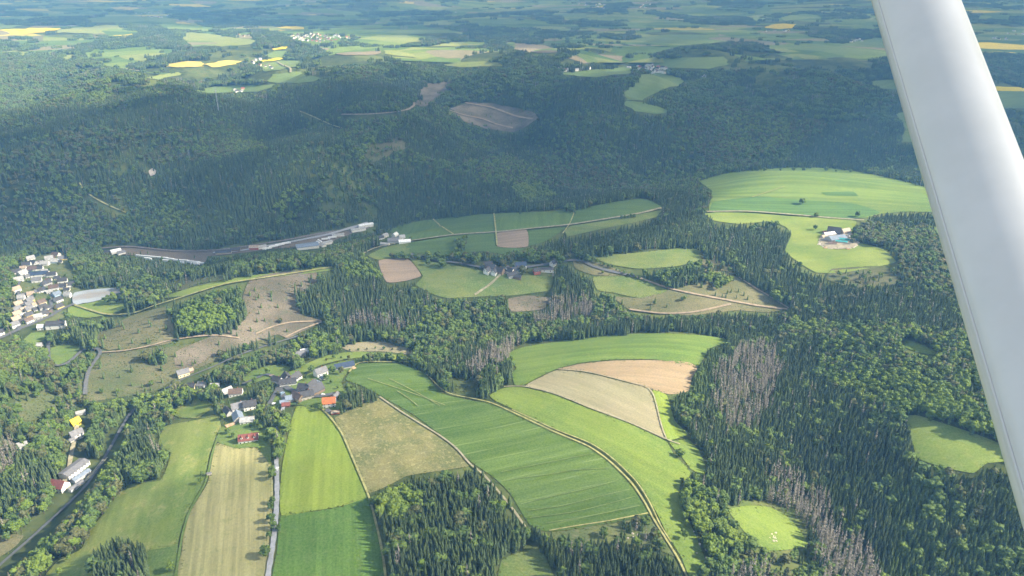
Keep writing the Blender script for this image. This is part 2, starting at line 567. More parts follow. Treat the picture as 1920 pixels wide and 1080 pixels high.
def ribbon(name, line_px, width, mat, layer=3, label=None):
    pp = catmull(line_px, False, 5)
    gx, gy = ground(pp[:, 0], pp[:, 1])
    P = np.stack([gx, gy], -1)
    Q = [P[0]]
    for a, b in zip(P[:-1], P[1:]):
        L = np.linalg.norm(b - a)
        k = max(1, int(L / 7))
        for j in range(1, k + 1): Q.append(a + (b - a) * j / k)
    Q = np.array(Q)
    keep = np.concatenate([[True], np.linalg.norm(np.diff(Q, axis=0), axis=1) > .3]); Q = Q[keep]
    for it in range(3): Q[1:-1] = .25 * Q[:-2] + .5 * Q[1:-1] + .25 * Q[2:]
    T = np.gradient(Q, axis=0); T /= np.linalg.norm(T, axis=1)[:, None] + 1e-9
    Nn = np.stack([-T[:, 1], T[:, 0]], -1)
    wob = width * .5 * (1 + .12 * np.sin(np.arange(len(Q)) * 1.7))
    V = []; Fq = []
    for s in (1, 0, -1): V.append(Q + Nn * (wob * s)[:, None])
    V = np.concatenate(V)
    n = len(Q)
    d = np.hypot(V[:, 0], V[:, 1])
    z = height(V[:, 0], V[:, 1]) + lift(d, layer)
    for s in range(2):
        for i in range(n - 1): Fq.append((s*n+i, (s+1)*n+i, (s+1)*n+i+1, s*n+i+1))
    me = bpy.data.meshes.new(name)
    me.from_pydata(np.stack([V[:, 0], V[:, 1], z], -1).tolist(), [], Fq)
    me.materials.append(mat); me.update()
    if sum(q.normal.z for q in me.polygons) < 0: me.flip_normals()
    o = obj(name, me)
    tag(o, label, None, None, 'structure')
    pp = catmull(line_px, False, 8)
    hw = 1.0 if name == 'country_road' and width < 4.7 and mat == MAT['asphalt'] else max(1.2, .5 * width * FPX / max(300, float(np.hypot(*Q.mean(0)))) + .6)
    for a, b in zip(pp[:-1], pp[1:]):
        t = (b - a) / (np.linalg.norm(b - a) + 1e-6); nn = np.array([-t[1], t[0]]) * hw
        paint([a + nn, b + nn, b - nn, a - nn], 0)
    return o


def world_dir(p, q):
    x, y = ground([p[0], q[0]], [p[1], q[1]])
    return math.atan2(y[1] - y[0], x[1] - x[0])



# ------------------------------------------------------------------ what grows where (1 spruce, 2 mixed, 3 broadleaf, 4 dead spruce, 5 young, 6 scrub, 7 loose, 8 bright broadleaf, 9 olive spring wood)
for poly, c in [
 # dark hill across the valley
 ([(-300,300),(0,215),(200,190),(640,165),(820,330),(1240,370),(1240,385),(700,425),(400,470),(-300,470)], 2),
 ([(60,470),(0,440),(-200,400),(-200,300),(60,330),(200,370),(260,380),(180,450)], 9),
 ([(340,300),(420,270),(520,290),(640,330),(830,320),(960,350),(1180,345),(1200,362),(1000,396),(820,405),(760,425),(620,430),(480,440),(380,420),(330,380)], 1),
 ([(480,190),(640,170),(640,260),(560,330),(480,280)], 1),
 ([(0,290),(140,240),(330,240),(500,280),(420,300),(260,310),(60,330)], 9),
 ([(880,330),(1000,300),(1240,300),(1240,360),(1120,360),(960,345)], 9),
 ([(1000,130),(1160,230),(1290,240),(1320,330),(1200,350),(1080,300),(1000,230)], 2),
 ([(1280,200),(1420,190),(1560,230),(1420,310),(1310,310)], 9),
 ([(1560,225),(1700,230),(1720,330),(1560,320),(1480,300)], 1),
 ([(300,365),(330,358),(352,372),(350,410),(320,425),(300,420)], 8),
 ([(512,395),(540,350),(575,340),(600,350),(575,385),(562,420),(530,418)], 8),
 ([(320,262),(390,258),(395,282),(340,288)], 3),
 ([(428,266),(490,262),(500,280),(450,290)], 3),
 ([(40,395),(120,385),(180,400),(200,440),(120,460),(50,450)], 3),
 ([(60,350),(140,345),(150,375),(90,385)], 8),
 ([(1340,215),(1440,200),(1490,240),(1440,290),(1370,280)], 3),
 ([(865,300),(940,290),(1010,310),(1000,340),(900,345)], 3),
 ([(600,395),(640,390),(650,415),(620,425)], 3),
 ([(960,345),(1010,338),(1040,365),(980,380)], 8),
 ([(670,262),(700,255),(710,290),(680,300)], 8),
 # left valley
 ([(0,560),(60,480),(130,470),(230,520),(320,500),(420,500),(640,470),(700,490),(620,510),(300,560),(230,560),(130,560),(100,600)], 3),
 ([(120,470),(300,485),(420,500),(700,470),(700,490),(560,500),(300,545),(230,540),(150,540)], 2),
 ([(-200,500),(40,480),(30,560),(20,640),(100,700),(190,720),(160,860),(0,900),(-200,1000)], 3),
 ([(-200,850),(0,820),(110,870),(100,920),(90,960),(0,980),(-200,1100)], 1),
 ([(-200,700),(20,700),(60,760),(40,800),(-200,850)], 2),
 ([(0,950),(70,920),(130,950),(210,990),(140,1050),(60,1080),(-100,1140),(-200,1000)], 3),
 ([(160,860),(220,800),(260,740),(330,700),(420,660),(500,640),(620,620),(640,640),(560,680),(460,700),(400,730),(330,770),(300,800),(320,850),(300,900),(180,960),(100,1060),(40,1080),(150,930)], 3),
 ([(225,845),(262,792),(300,790),(318,850),(310,895),(250,905),(215,900)], 2),
 ([(330,735),(420,700),(520,665),(520,640),(400,690),(320,720)], 9),
 ([(560,640),(640,610),(640,640),(600,660),(570,660)], 8),
 # slopes between the village and the hamlet
 ([(600,510),(700,490),(725,530),(770,530),(830,560),(780,590),(640,605),(590,590),(565,560)], 1),
 ([(640,500),(700,488),(712,520),(650,515)], 8),
 ([(640,605),(800,570),(1000,590),(1240,590),(1480,600),(1440,640),(1160,620),(980,650),(960,720),(840,735),(700,660),(620,640)], 2),
 ([(730,610),(830,580),(940,600),(930,640),(780,640)], 2),
 ([(1060,610),(1240,600),(1380,620),(1380,635),(1180,622),(1040,640)], 1),
 ([(960,460),(1020,455),(1180,420),(1240,400),(1330,395),(1400,420),(1420,470),(1300,470),(1110,480),(1030,475)], 1),
 ([(1030,520),(1060,498),(1115,515),(1120,560),(1060,560),(1035,545)], 1),
 ([(1330,400),(1390,415),(1440,415),(1480,420),(1490,490),(1540,520),(1500,560),(1420,540),(1380,510),(1300,460),(1240,440),(1240,400)], 1),
 ([(1560,500),(1680,500),(1700,540),(1600,545),(1540,530)], 7),
 ([(1500,540),(1700,545),(1780,570),(1800,620),(1700,620),(1500,600),(1470,560)], 1),
 ([(1480,600),(1820,620),(1840,800),(1760,790),(1700,780),(1560,720),(1460,640)], 3),
 ([(1640,400),(1760,395),(1800,560),(1720,540),(1670,480),(1600,460),(1600,440)], 9),
 ([(1590,400),(1640,395),(1760,398),(1770,420),(1640,420)], 1),
 # right forest
 ([(1300,640),(1460,640),(1560,720),(1700,780),(1710,860),(1900,880),(2200,900),(2200,1200),(1300,1200),(1330,900),(1250,760)], 2),
 ([(1480,780),(1700,800),(1720,880),(1640,960),(1560,900),(1480,860)], 1),
 ([(1340,800),(1420,830),(1400,940),(1330,900)], 1),
 ([(1580,960),(1680,900),(1720,960),(1660,1080),(1600,1080)], 1),
 ([(1440,640),(1540,640),(1480,780),(1440,760)], 1),
 ([(1560,700),(1700,690),(1840,760),(1840,800),(1700,775),(1600,740)], 8),
 ([(1540,740),(1690,760),(1700,800),(1640,800),(1560,800),(1480,780)], 2),
 ([(1640,900),(1760,890),(1920,940),(2200,900),(2200,1200),(1640,1200),(1680,1000)], 5),
 ([(1760,900),(1900,880),(1920,1000),(1830,960)], 1),
 ([(1300,660),(1345,650),(1400,690),(1340,740),(1300,760),(1260,770),(1265,740),(1300,720)], 5),
 ([(1275,905),(1310,900),(1330,960),(1400,1020),(1420,1060),(1350,1060),(1300,990)], 8),
 ([(1380,1025),(1500,1020),(1520,1050),(1430,1080),(1350,1080)], 7),
 # foreground stand
 ([(700,925),(760,893),(850,880),(885,873),(930,905),(1000,1005),(1130,1010),(1250,1020),(1290,1080),(1290,1200),(690,1200),(712,1010)], 1),
 ([(705,940),(760,905),(775,920),(770,965),(740,970),(710,960)], 8),
 ([(940,1050),(1010,1030),(1030,1080),(940,1080)], 0),
 # far country
 ([(-400,55),(1640,100),(2300,120),(2300,-200),(-400,-200)], 10),
 ([(0,70),(60,75),(70,120),(0,130)], 7),
 ([(300,88),(360,92),(340,120),(290,125)], 7),
 ([(540,125),(620,112),(700,118),(640,150),(600,140)], 7),
 ([(880,90),(1000,95),(1100,120),(1000,125),(900,110)], 7),
 ([(480,80),(530,76),(540,86),(500,92)], 7),
 ([(700,84),(900,88),(880,116),(700,110)], 7),
 ([(-400,54),(240,48),(640,58),(1000,80),(1050,125),(700,118),(620,112),(560,150),(300,150),(120,120),(-400,130)], 10),
 ([(1000,70),(1640,60),(1640,130),(1400,130),(1100,120)], 10),
 ([(0,75),(120,95),(300,160),(160,200),(-300,210),(-300,80)], 3),
]:
    paint(poly, c)

DEAD_POLYS = [
 [(1335,735),(1345,700),(1395,645),(1445,648),(1465,700),(1440,760),(1405,805),(1365,790)],
 [(1420,895),(1450,875),(1500,885),(1545,930),(1575,985),(1600,1015),(1560,1020),(1500,985),(1440,940)],
 [(1530,1010),(1600,1005),(1640,1050),(1650,1090),(1530,1090)],
 [(1360,1065),(1400,1045),(1440,1060),(1450,1090),(1350,1090)],
 [(880,695),(900,660),(965,635),(985,655),(950,680),(900,702)],
 [(640,608),(650,590),(740,596),(790,612),(720,615)],
 [(1000,560),(1060,560),(1105,552),(1110,590),(1060,600),(1000,605)],
 [(0,835),(25,820),(35,850),(20,880),(0,890)],
]
for p in DEAD_POLYS: paint(p, 4)

# ------------------------------------------------------------------ fields
S1a = world_dir((930, 870), (1100, 832))
S2a = world_dir((400, 1050), (418, 870))
FM = {}
FM['meadow'] = field_mat('meadow_grass', (.150, .225, .042), (.235, .280, .062), (.370, .345, .120), rot=S2a, row=9, rowk=.12, amt3=.8, fs=.045, big=.02)
FM['bright'] = field_mat('bright_grass', (.170, .250, .030), (.225, .295, .036), (.270, .310, .065), rot=world_dir((560,940),(575,800)), row=5, rowk=.16)
FM['green'] = field_mat('green_crop', (.070, .150, .022), (.095, .185, .026), (.150, .210, .060), rot=world_dir((560,1060),(565,980)), row=4, rowk=.18)
FM['striped'] = field_mat('striped_crop', (.054, .118, .018), (.096, .168, .022), (.110, .180, .040), rot=S1a, row=11, rowk=.20, tram=17, tramk=.5, tramc=(.22, .28, .12), big=.006)
FM['hill'] = field_mat('hill_grass', (.120, .195, .032), (.180, .250, .038), (.230, .270, .060), rot=world_dir((1000,760),(1240,870)), row=10, rowk=.12)
FM['hump'] = field_mat('hump_grass', (.105, .185, .032), (.155, .230, .038), (.200, .240, .058), rot=world_dir((1000,665),(1300,650)), row=11, rowk=.18)
FM['stubble'] = field_mat('stubble', (.265, .265, .105), (.370, .340, .155), (.180, .225, .065), rot=S2a, row=4, rowk=.26, big=.010)
FM['tan'] = field_mat('dry_soil_crop', (.275, .255, .150), (.330, .285, .180), (.240, .240, .115), rot=world_dir((1040,735),(1200,800)), row=6, rowk=.12)
FM['brown'] = field_mat('dry_soil', (.295, .220, .130), (.345, .255, .155), (.260, .230, .125), rot=world_dir((1100,690),(1290,700)), row=6, rowk=.14)
FM['mottled'] = field_mat('mottled_pasture', (.130, .145, .050), (.225, .208, .085), (.340, .310, .140), rot=world_dir((650,790),(720,900)), big=.03, amt3=1.0, fs=.2)
FM['dull'] = field_mat('dull_green', (.085, .155, .036), (.115, .185, .042), (.140, .180, .055), rot=world_dir((760,450),(800,420)), row=10, rowk=.18)
FM['dull2'] = field_mat('deep_green', (.070, .135, .034), (.090, .155, .038), (.110, .160, .050), row=10, rowk=.12)
FM['pasture'] = field_mat('pasture', (.105, .165, .040), (.165, .205, .055), (.230, .230, .090), big=.02)
FM['soil'] = field_mat('bare_soil', (.270, .205, .150), (.310, .235, .175), None, rot=world_dir((940,460),(985,455)), row=5, rowk=.15)
FM['plateau'] = field_mat('plateau_grass', (.110, .195, .038), (.170, .245, .050), (.230, .260, .080), rot=world_dir((1350,365),(1700,375)), row=22, rowk=.26, big=.006)
FM['plateau2'] = field_mat('plateau_crop', (.080, .170, .045), (.100, .195, .045), (.130, .190, .055), rot=world_dir((1350,390),(1600,398)), row=12, rowk=.22)
FM['olive'] = field_mat('olive_meadow', (.150, .230, .040), (.225, .285, .056), (.290, .300, .085))
FM['rape'] = field_mat('rapeseed_bloom', (.72, .56, .012), (.78, .62, .015), None)
FM['rape_pale'] = field_mat('pale_rapeseed', (.52, .44, .09), (.58, .48, .12), None)
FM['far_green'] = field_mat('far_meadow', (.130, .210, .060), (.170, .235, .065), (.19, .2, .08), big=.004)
FM['far_lit'] = field_mat('far_sunlit_pasture', (.215, .275, .070), (.260, .300, .085), (.28, .27, .11), big=.004)  # brighter copy of the far meadow, sunlight put into its colour
FM['far_brown'] = field_mat('far_fallow', (.230, .195, .125), (.260, .220, .150), (.17, .18, .08), big=.006)
FM['slash'] = field_mat('clear_cut_slash', (.110, .096, .066), (.200, .165, .125), (.070, .100, .040), big=.02, amt3=.75)
FM['slash_green'] = field_mat('overgrown_clear_cut', (.085, .105, .040), (.140, .132, .068), (.070, .120, .034), big=.018, amt3=.8)
FM['slash_yellow'] = field_mat('yellow_clear_cut', (.125, .128, .055), (.190, .172, .088), (.080, .110, .038), big=.02, amt3=.75)
FM['rough'] = field_mat('rough_grass', (.090, .125, .042), (.140, .165, .055), (.220, .200, .110), big=.03, amt3=.6)
FM['lawn'] = field_mat('garden_lawn', (.110, .185, .036), (.150, .215, .045), (.2, .22, .08), big=.03)
FM['yard'] = field_mat('valley_gravel', (.140, .110, .085), (.185, .150, .115), (.085, .100, .050), big=.02)
FM['rubble'] = field_mat('stony_yard', (.30, .26, .19), (.42, .37, .29), (.12, .15, .06), big=.06, amt3=.8)
FM['concrete'] = field_mat('pale_gravel', (.52, .46, .40), (.60, .52, .46), None)

FIELDS = [
 # name, material, layer, class to grow, label, outline in photo pixels
 ('meadow','meadow',0,0,'pale yellow-green meadow sloping to the wooded railway',[(310,800),(360,790),(408,783),(415,808),(393,853),(383,907),(353,960),(337,1007),(331,1040),(322,1140),(60,1140),(85,1080),(110,1052),(153,1030),(167,997),(187,973),(213,937),(240,910),(300,902),(312,880),(320,850),(297,833)]),
 ('meadow','lawn',1,0,'greener mown corner of the meadow beside the round copse',[(277,1035),(300,1030),(335,1028),(325,1140),(250,1140),(262,1080)]),
 ('meadow','meadow',0,0,'small meadow behind the trees left of the village',[(318,772),(345,758),(365,749),(392,750),(395,768),(370,785),(335,783)]),
 ('garden_lawn','lawn',1,0,'lawn round the red roofed villa',[(412,805),(440,790),(490,793),(507,830),(507,872),(482,840),(445,842),(408,830)]),
 ('stubble_field','stubble',0,0,'tan striped stubble field left of the pale road',[(408,832),(445,840),(482,838),(508,872),(512,905),(512,935),(505,1020),(494,1140),(320,1140),(340,1040),(344,1007),(357,960),(389,907),(400,853)]),
 ('hay_field','bright',0,0,'bright yellow-green field below the orange roofed house',[(557,763),(580,764),(604,770),(622,790),(640,815),(657,853),(673,890),(690,932),(640,950),(580,960),(528,967),(525,920),(530,870),(540,820),(548,785)]),
 ('wheat_field','green',0,0,'dark green field right of the pale road',[(527,968),(580,961),(640,951),(691,933),(700,965),(712,1020),(724,1140),(512,1140),(520,1030)]),
 ('mottled_pasture','mottled',0,0,'mottled tan pasture above the foreground spruce stand',[(628,785),(660,768),(712,747),(757,777),(823,817),(857,843),(880,874),(847,880),(763,893),(740,905),(693,925),(675,888),(659,850),(642,812)]),
 ('striped_field','striped',0,0,'long dark green field with pale wheel tracks',[(648,712),(672,683),(740,682),(775,690),(800,705),(827,738),(885,752),(922,758),(993,791),(1040,814),(1105,841),(1144,871),(1183,911),(1209,951),(1217,965),(1140,982),(1030,998),(993,985),(957,927),(927,897),(884,867),(840,827),(773,777),(715,744),(680,725)]),
 ('rough_strip','rough',0,7,'rough scrubby strip below the striped field',[(1030,1001),(1140,985),(1222,969),(1245,1000),(1268,1045),(1230,1030),(1150,1020),(1080,1022),(1035,1018)]),
 ('hill_meadow','hill',0,0,'bright meadow curving round the striped field',[(918,742),(945,728),(980,727),(1040,741),(1107,768),(1173,791),(1223,815),(1250,829),(1262,850),(1290,880),(1295,892),(1278,905),(1272,925),(1280,955),(1300,995),(1322,1050),(1318,1074),(1292,1080),(1277,1045),(1252,1005),(1230,960),(1197,905),(1152,862),(1110,833),(1040,806),(995,783),(930,753)]),
 ('tan_field','tan',0,0,'pale tan field on the hump',[(985,725),(1020,705),(1045,695),(1100,700),(1180,720),(1221,733),(1240,800),(1247,825),(1200,803),(1150,783),(1100,764),(1040,738)]),
 ('ploughed_field','brown',0,0,'brown field along the top of the pale tan field',[(1045,693),(1090,683),(1150,677),(1230,676),(1290,680),(1308,690),(1297,710),(1290,735),(1255,740),(1222,731),(1180,718),(1100,698)]),
 ('grass_strip','bright',0,0,'bright grass strip right of the tan field',[(1222,733),(1250,742),(1265,790),(1290,815),(1258,826),(1248,822),(1240,795)]),
 ('grass_strip','hill',0,0,'grass corner beside the lone dark tree',[(1255,830),(1290,825),(1310,845),(1325,880),(1320,893),(1295,880),(1280,860)]),
 ('hump_meadow','hump',0,0,'green domed meadow above the tan field',[(950,665),(980,652),(1040,642),(1110,632),(1180,627),(1250,626),(1330,631),(1368,640),(1330,655),(1308,688),(1230,675),(1150,675),(1090,681),(1045,692),(1010,708),(985,722),(965,722),(960,700),(968,690)]),
 ('tan_field','tan',0,0,'narrow tan strip behind the village',[(640,652),(670,643),(720,642),(760,652),(775,660),(770,666),(720,660),(660,660)]),
 ('grass_strip','olive',0,0,'olive grass strip behind the village',[(530,706),(560,690),(590,676),(625,664),(675,660),(740,666),(778,682),(740,676),(690,670),(640,676),(600,686),(560,705),(540,712)]),
 ('garden_lawn','lawn',-.5,0,'lawns round the village houses',[(560,712),(600,690),(640,678),(680,675),(655,695),(640,718),(655,745),(640,770),(600,768),(560,760),(520,765),(500,750),(520,725)]),
 ('garden_lawn','lawn',0,0,'lawn beneath the farm track left of the village',[(455,712),(480,692),(520,685),(545,690),(530,705),(500,712),(470,720)]),
 ('clear_cut','slash_yellow',0,6,'yellowish cleared slope below the bright plantation',[(185,625),(250,592),(318,577),(325,640),(290,650),(230,660),(195,655),(180,640)]),
 ('clear_cut','slash',0,6,'grey-brown cleared hillside between plantations',[(330,660),(400,630),(460,600),(455,560),(470,525),(530,510),(590,507),(595,530),(555,555),(565,590),(605,603),(540,635),(520,628),(470,645),(410,665),(360,690),(330,690)]),
 ('clear_cut','slash_green',-.5,6,'brown overgrown slope beside the hairpin road',[(190,661),(260,654),(330,650),(400,640),(480,632),(515,632),(500,646),(420,672),(370,692),(335,708),(290,735),(230,745),(165,752),(165,705),(188,680)]),
 ('clear_cut','slash_green',-.8,7,'brown scrubby slope left of the hairpin road',[(20,700),(60,695),(105,702),(150,706),(154,750),(110,775),(60,745),(25,735)]),
 ('clear_cut','slash_green',0,6,'brown clearing in the woods at the left edge',[(30,745),(60,735),(85,755),(80,785),(50,790),(30,775)]),
 ('clear_cut','slash_yellow',0,6,'brown verge beside the road at the lower left',[(-20,1010),(20,1003),(45,1005),(30,1025),(0,1045),(-20,1040)]),
 ('ridge_meadow','olive',0,0,'narrow grassy ridge above the clear cut',[(300,560),(360,540),(440,522),(540,508),(625,500),(630,506),(590,512),(500,522),(420,535),(350,555)]),
 ('heath','slash_green',-.5,6,'brown heathy strip on the ridge',[(310,530),(350,520),(440,515),(420,525),(350,543),(315,545)]),
 ('meadow','olive',0,0,'yellow-green meadow beside the pond',[(128,577),(150,572),(200,563),(240,575),(210,590),(165,597),(130,592)]),
 ('meadow','lawn',0,0,'triangular meadow below the town',[(43,640),(60,625),(85,625),(88,635),(60,648)]),
 ('meadow','lawn',0,0,'meadow enclosed by the hairpin road',[(95,655),(115,648),(150,652),(135,672),(110,685),(95,680)]),
 ('town_gardens','rough',0,0,'gardens of the town by the pond',[(28,600),(28,570),(40,545),(30,520),(45,495),(80,478),(122,476),(140,530),(150,545),(130,560),(122,595),(100,605),(60,612),(35,622)]),
 ('valley_floor','yard',0,6,'brown railway yard along the valley floor',[(205,471),(240,464),(330,470),(420,468),(500,460),(560,450),(600,440),(640,436),(665,430),(700,418),(690,430),(640,446),(615,459),(590,466),(560,465),(520,467),(470,473),(420,479),(390,482),(382,497),(340,492),(300,486),(250,480),(212,477)]),
 ('clearing','concrete',1,0,'small pale quarry on the dark hill',[(279,322),(286,317),(294,322),(291,329),(282,331)]),
 ('crop_field','dull',0,0,'striped green field beside the white farm',[(730,432),(755,422),(810,413),(850,440),(815,447),(770,452),(745,442)]),
 ('crop_field','dull2',0,0,'deep green field right of the striped one',[(815,413),(925,402),(931,436),(900,439),(852,442)]),
 ('crop_field','dull',0,0,'green field left of the cross track',[(928,402),(1000,399),(1075,397),(1068,420),(1000,429),(933,436)]),
 ('crop_field','dull2',0,0,'green field tapering to the woods',[(1080,395),(1150,380),(1195,374),(1215,376),(1240,388),(1235,392),(1180,407),(1120,416),(1070,420)]),
 ('meadow','pasture',0,0,'olive meadow below the field road',[(1060,432),(1072,424),(1140,414),(1240,395),(1230,408),(1180,420),(1120,432),(1060,445)]),
 ('crop_field','dull2',0,0,'small green field right of the bare soil',[(990,434),(1060,427),(1045,440),(1020,455),(990,462)]),
 ('crop_field','dull2',0,0,'green field between the farm and the bare soil',[(760,458),(850,443),(931,438),(931,463),(985,467),(950,478),(900,472),(840,480),(770,474)]),
 ('meadow','pasture',0,0,'meadow below the white farm',[(690,480),(720,465),(765,456),(772,474),(770,482),(710,488)]),
 ('bare_field','soil',1,0,'small bare soil field on the plateau',[(933,438),(987,432),(990,463),(960,466),(932,463)]),
 ('bare_field','soil',1,0,'bare soil field at the edge of the plantation',[(710,490),(765,487),(790,518),(760,528),(725,530)]),
 ('hamlet_meadow','pasture',0,0,'green meadow in front of the hamlet',[(770,486),(800,490),(860,500),(900,508),(935,515),(1035,520),(1030,545),(960,555),(900,557),(840,560),(810,552),(780,535),(793,518)]),
 ('meadow','pasture',0,0,'green field right of the hamlet',[(1110,482),(1200,474),(1310,464),(1315,480),(1310,490),(1270,500),(1200,505),(1150,498)]),
 ('bare_field','slash_yellow',0,0,'straw coloured field right of the hamlet',[(1075,490),(1100,488),(1170,510),(1175,518),(1115,517),(1080,505)]),
 ('meadow','pasture',0,0,'green field above the clear cut',[(1113,520),(1200,520),(1250,545),(1240,552),(1200,560),(1150,550),(1120,545)]),
 ('clear_cut','slash_yellow',0,6,'pale clear cut crossed by forest tracks',[(1150,557),(1200,560),(1250,545),(1310,530),(1330,495),(1380,520),(1430,545),(1475,578),(1440,587),(1380,583),(1300,592),(1230,590),(1180,582)]),
 ('clear_cut','slash_green',0,7,'brown scrub above the pale clear cut',[(1313,472),(1345,480),(1380,500),(1385,515),(1330,512),(1312,490)]),
 ('clear_cut','slash',0,6,'brown cleared strip below the hamlet',[(950,562),(990,555),(1030,560),(1020,580),(960,585)]),
 ('plateau_field','plateau',0,0,'wide striped meadow on the right plateau',[(1312,340),(1370,325),(1430,318),(1500,315),(1560,317),(1620,325),(1690,340),(1745,355),(1790,375),(1790,398),(1700,398),(1650,402),(1620,410),(1500,405),(1400,399),(1330,399),(1335,360)]),
 ('plateau_field','plateau2',1,0,'darker green band across the plateau meadow',[(1337,380),(1420,370),(1500,376),(1600,383),(1650,400),(1600,411),(1500,404),(1400,397),(1333,397)]),
 ('plateau_field','plateau2',1,0,'small dark patch in the plateau meadow',[(1540,362),(1600,361),(1608,369),(1550,368)]),
 ('farm_meadow','olive',0,0,'meadow round the farm with teal roofs',[(1322,401),(1400,400),(1480,406),(1560,411),(1605,416),(1598,435),(1590,468),(1612,457),(1655,468),(1680,492),(1640,502),(1580,512),(1530,512),(1490,488),(1472,470),(1484,440),(1472,426),(1440,416),(1390,421),(1340,415)]),
 ('stony_yard','rubble',2,0,'ring of stones and logs round the farm',[(1535,452),(1545,437),(1575,430),(1598,440),(1608,458),(1598,466),(1570,469),(1545,464)]),
 ('forest_meadow','olive',0,0,'meadow enclosed by the right hand forest',[(1698,783),(1720,780),(1760,792),(1830,815),(1880,835),(1920,855),(1920,890),(1890,868),(1850,870),(1825,888),(1780,880),(1745,870),(1720,860),(1710,830)]),
 ('forest_meadow','hill',0,0,'small bright clearing beside the dead spruces',[(1366,958),(1400,949),(1445,952),(1482,974),(1516,1022),(1472,1032),(1435,1032),(1400,1003)]),
 ('forest_meadow','hill',0,0,'tiny meadow in the broadleaf wood',[(1698,637),(1730,648),(1765,668),(1725,662),(1697,652)]),
 ('forest_meadow','pasture',0,0,'glade at the lower edge of the spruce stand',[(940,1052),(1010,1030),(1040,1085),(1040,1140),(935,1140)]),
 ('forest_meadow','pasture',0,0,'meadow at the right of the tree lined lane',[(1750,425),(1775,420),(1790,450),(1765,448)]),
 ('clear_cut','slash_green',0,7,'scrubby clearing below the farm meadow',[(1560,505),(1650,500),(1690,515),(1680,535),(1600,540),(1550,525)]),
 # beyond the dark hill
 ('clear_cut','slash',0,6,'brown clear cut in the far side valley',[(845,205),(880,192),(935,196),(1000,212),(1005,225),(965,248),(910,242),(870,228)]),
 ('clear_cut','slash',0,6,'brown clear cut at the head of the side valley',[(775,180),(795,160),(840,150),(850,165),(815,185),(800,200),(780,198)]),
 ('clear_cut','slash_green',0,7,'overgrown clearing on the dark hill',[(680,285),(730,260),(760,255),(775,270),(740,290),(700,305)]),
 ('hill_top_field','far_green',0,0,'green field behind the hill top farm',[(1172,176),(1198,143),(1235,138),(1278,147),(1282,160),(1250,165),(1205,189),(1175,188)]),
 ('hill_top_field','far_green',0,0,'lower green field on the hill top',[(1172,189),(1205,193),(1255,209),(1230,215),(1195,210),(1172,197)]),
 ('hill_top_field','far_green',0,0,'green strip by the row of cabins',[(1040,140),(1120,131),(1190,127),(1180,138),(1120,146)]),
 ('hill_top_field','far_green',0,0,'green field behind the hill top village',[(1170,121),(1250,110),(1360,107),(1367,122),(1330,130),(1250,128)]),
 ('far_field','far_green',0,0,'far green plateau field left of the strut',[(1420,88),(1500,86),(1560,83),(1600,80),(1650,70),(1675,72),(1680,104),(1600,105),(1530,113),(1480,113),(1500,100)]),
 ('far_field','far_green',0,0,'far green field in the middle distance',[(1180,76),(1260,65),(1360,68),(1372,76),(1300,86),(1185,84)]),
 ('far_field','far_green',0,0,'green field beside the strut',[(1632,154),(1690,150),(1710,170),(1645,168)]),
 ('far_field','far_green',0,0,'green field left of the strut above the plateau',[(1680,215),(1715,210),(1730,265),(1690,268),(1698,240)]),
 ('rapeseed_field','rape',0,0,'shaded yellow rapeseed field in the middle distance',[(1433,52),(1450,46),(1492,46),(1488,54),(1437,57)]),
 ('rapeseed_field','rape',0,0,'yellow rapeseed field right of the strut',[(1825,82),(1860,81),(1920,84),(1990,84),(1980,98),(1900,100),(1830,95)]),
 ('rapeseed_field','rape',0,0,'yellow rapeseed strip right of the strut',[(1860,164),(1920,165),(1990,168),(1990,174),(1860,171)]),
 ('far_field','far_green',0,0,'green field below the yellow strip',[(1865,172),(1990,175),(1990,202),(1880,204)]),
 ('rapeseed_field','rape',0,0,'bright yellow rapeseed field at the left edge',[(-80,58),(0,57),(60,54),(118,54),(80,61),(0,69),(-80,72)]),
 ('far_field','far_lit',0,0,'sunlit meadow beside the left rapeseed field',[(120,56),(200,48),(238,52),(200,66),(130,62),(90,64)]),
 ('rapeseed_field','rape',0,0,'bright yellow rapeseed field above the far village',[(505,53),(540,50),(568,51),(574,60),(540,62)]),
 ('rapeseed_field','rape_pale',0,0,'pale yellow field far behind the village',[(553,28),(590,28),(617,36),(600,38)]),
 ('rapeseed_field','rape_pale',0,0,'pale yellow field below the distant town',[(328,43),(355,41),(372,43),(365,48),(333,47)]),
 ('rapeseed_field','rape_pale',0,0,'pale yellow field above the distant town',[(207,15),(235,14),(265,17),(250,20),(220,19)]),
 ('far_field','far_lit',0,0,'pale field by the distant town',[(190,22),(215,23),(225,28),(205,26)]),
 ('rapeseed_field','rape_pale',0,0,'distant pale field at the top',[(745,6),(760,4),(776,5),(774,14),(765,14)]),
 ('far_field','far_lit',0,0,'pale distant strip at the top centre',[(832,26),(870,22),(930,19),(1020,14),(1022,17),(950,22),(880,26),(850,29)]),
 ('rapeseed_field','rape',0,0,'short yellow rapeseed field below the far village',[(511,92),(538,87),(538,92),(514,95)]),
 ('rapeseed_field','rape',0,0,'slim yellow rapeseed strip by the farmstead',[(488,114),(526,109),(530,112),(492,117)]),
 ('rapeseed_field','rape_pale',0,0,'yellow-green field left of the farmstead',[(310,121),(345,116),(380,117),(380,125),(345,127),(315,126)]),
 ('rapeseed_field','rape_pale',0,0,'yellow-green strip left of the farmstead',[(385,122),(420,115),(460,115),(440,121),(400,127)]),
 ('far_field','far_lit',0,0,'yellow-green meadow in the wood',[(275,147),(300,141),(335,137),(338,142),(300,150)]),
 ('far_field','far_green',0,0,'green field by the white farmstead',[(495,155),(515,140),(560,135),(607,150),(560,157)]),
 ('far_field','far_green',0,0,'long green field along the wood',[(356,169),(420,162),(500,160),(520,158),(490,172),(380,176)]),
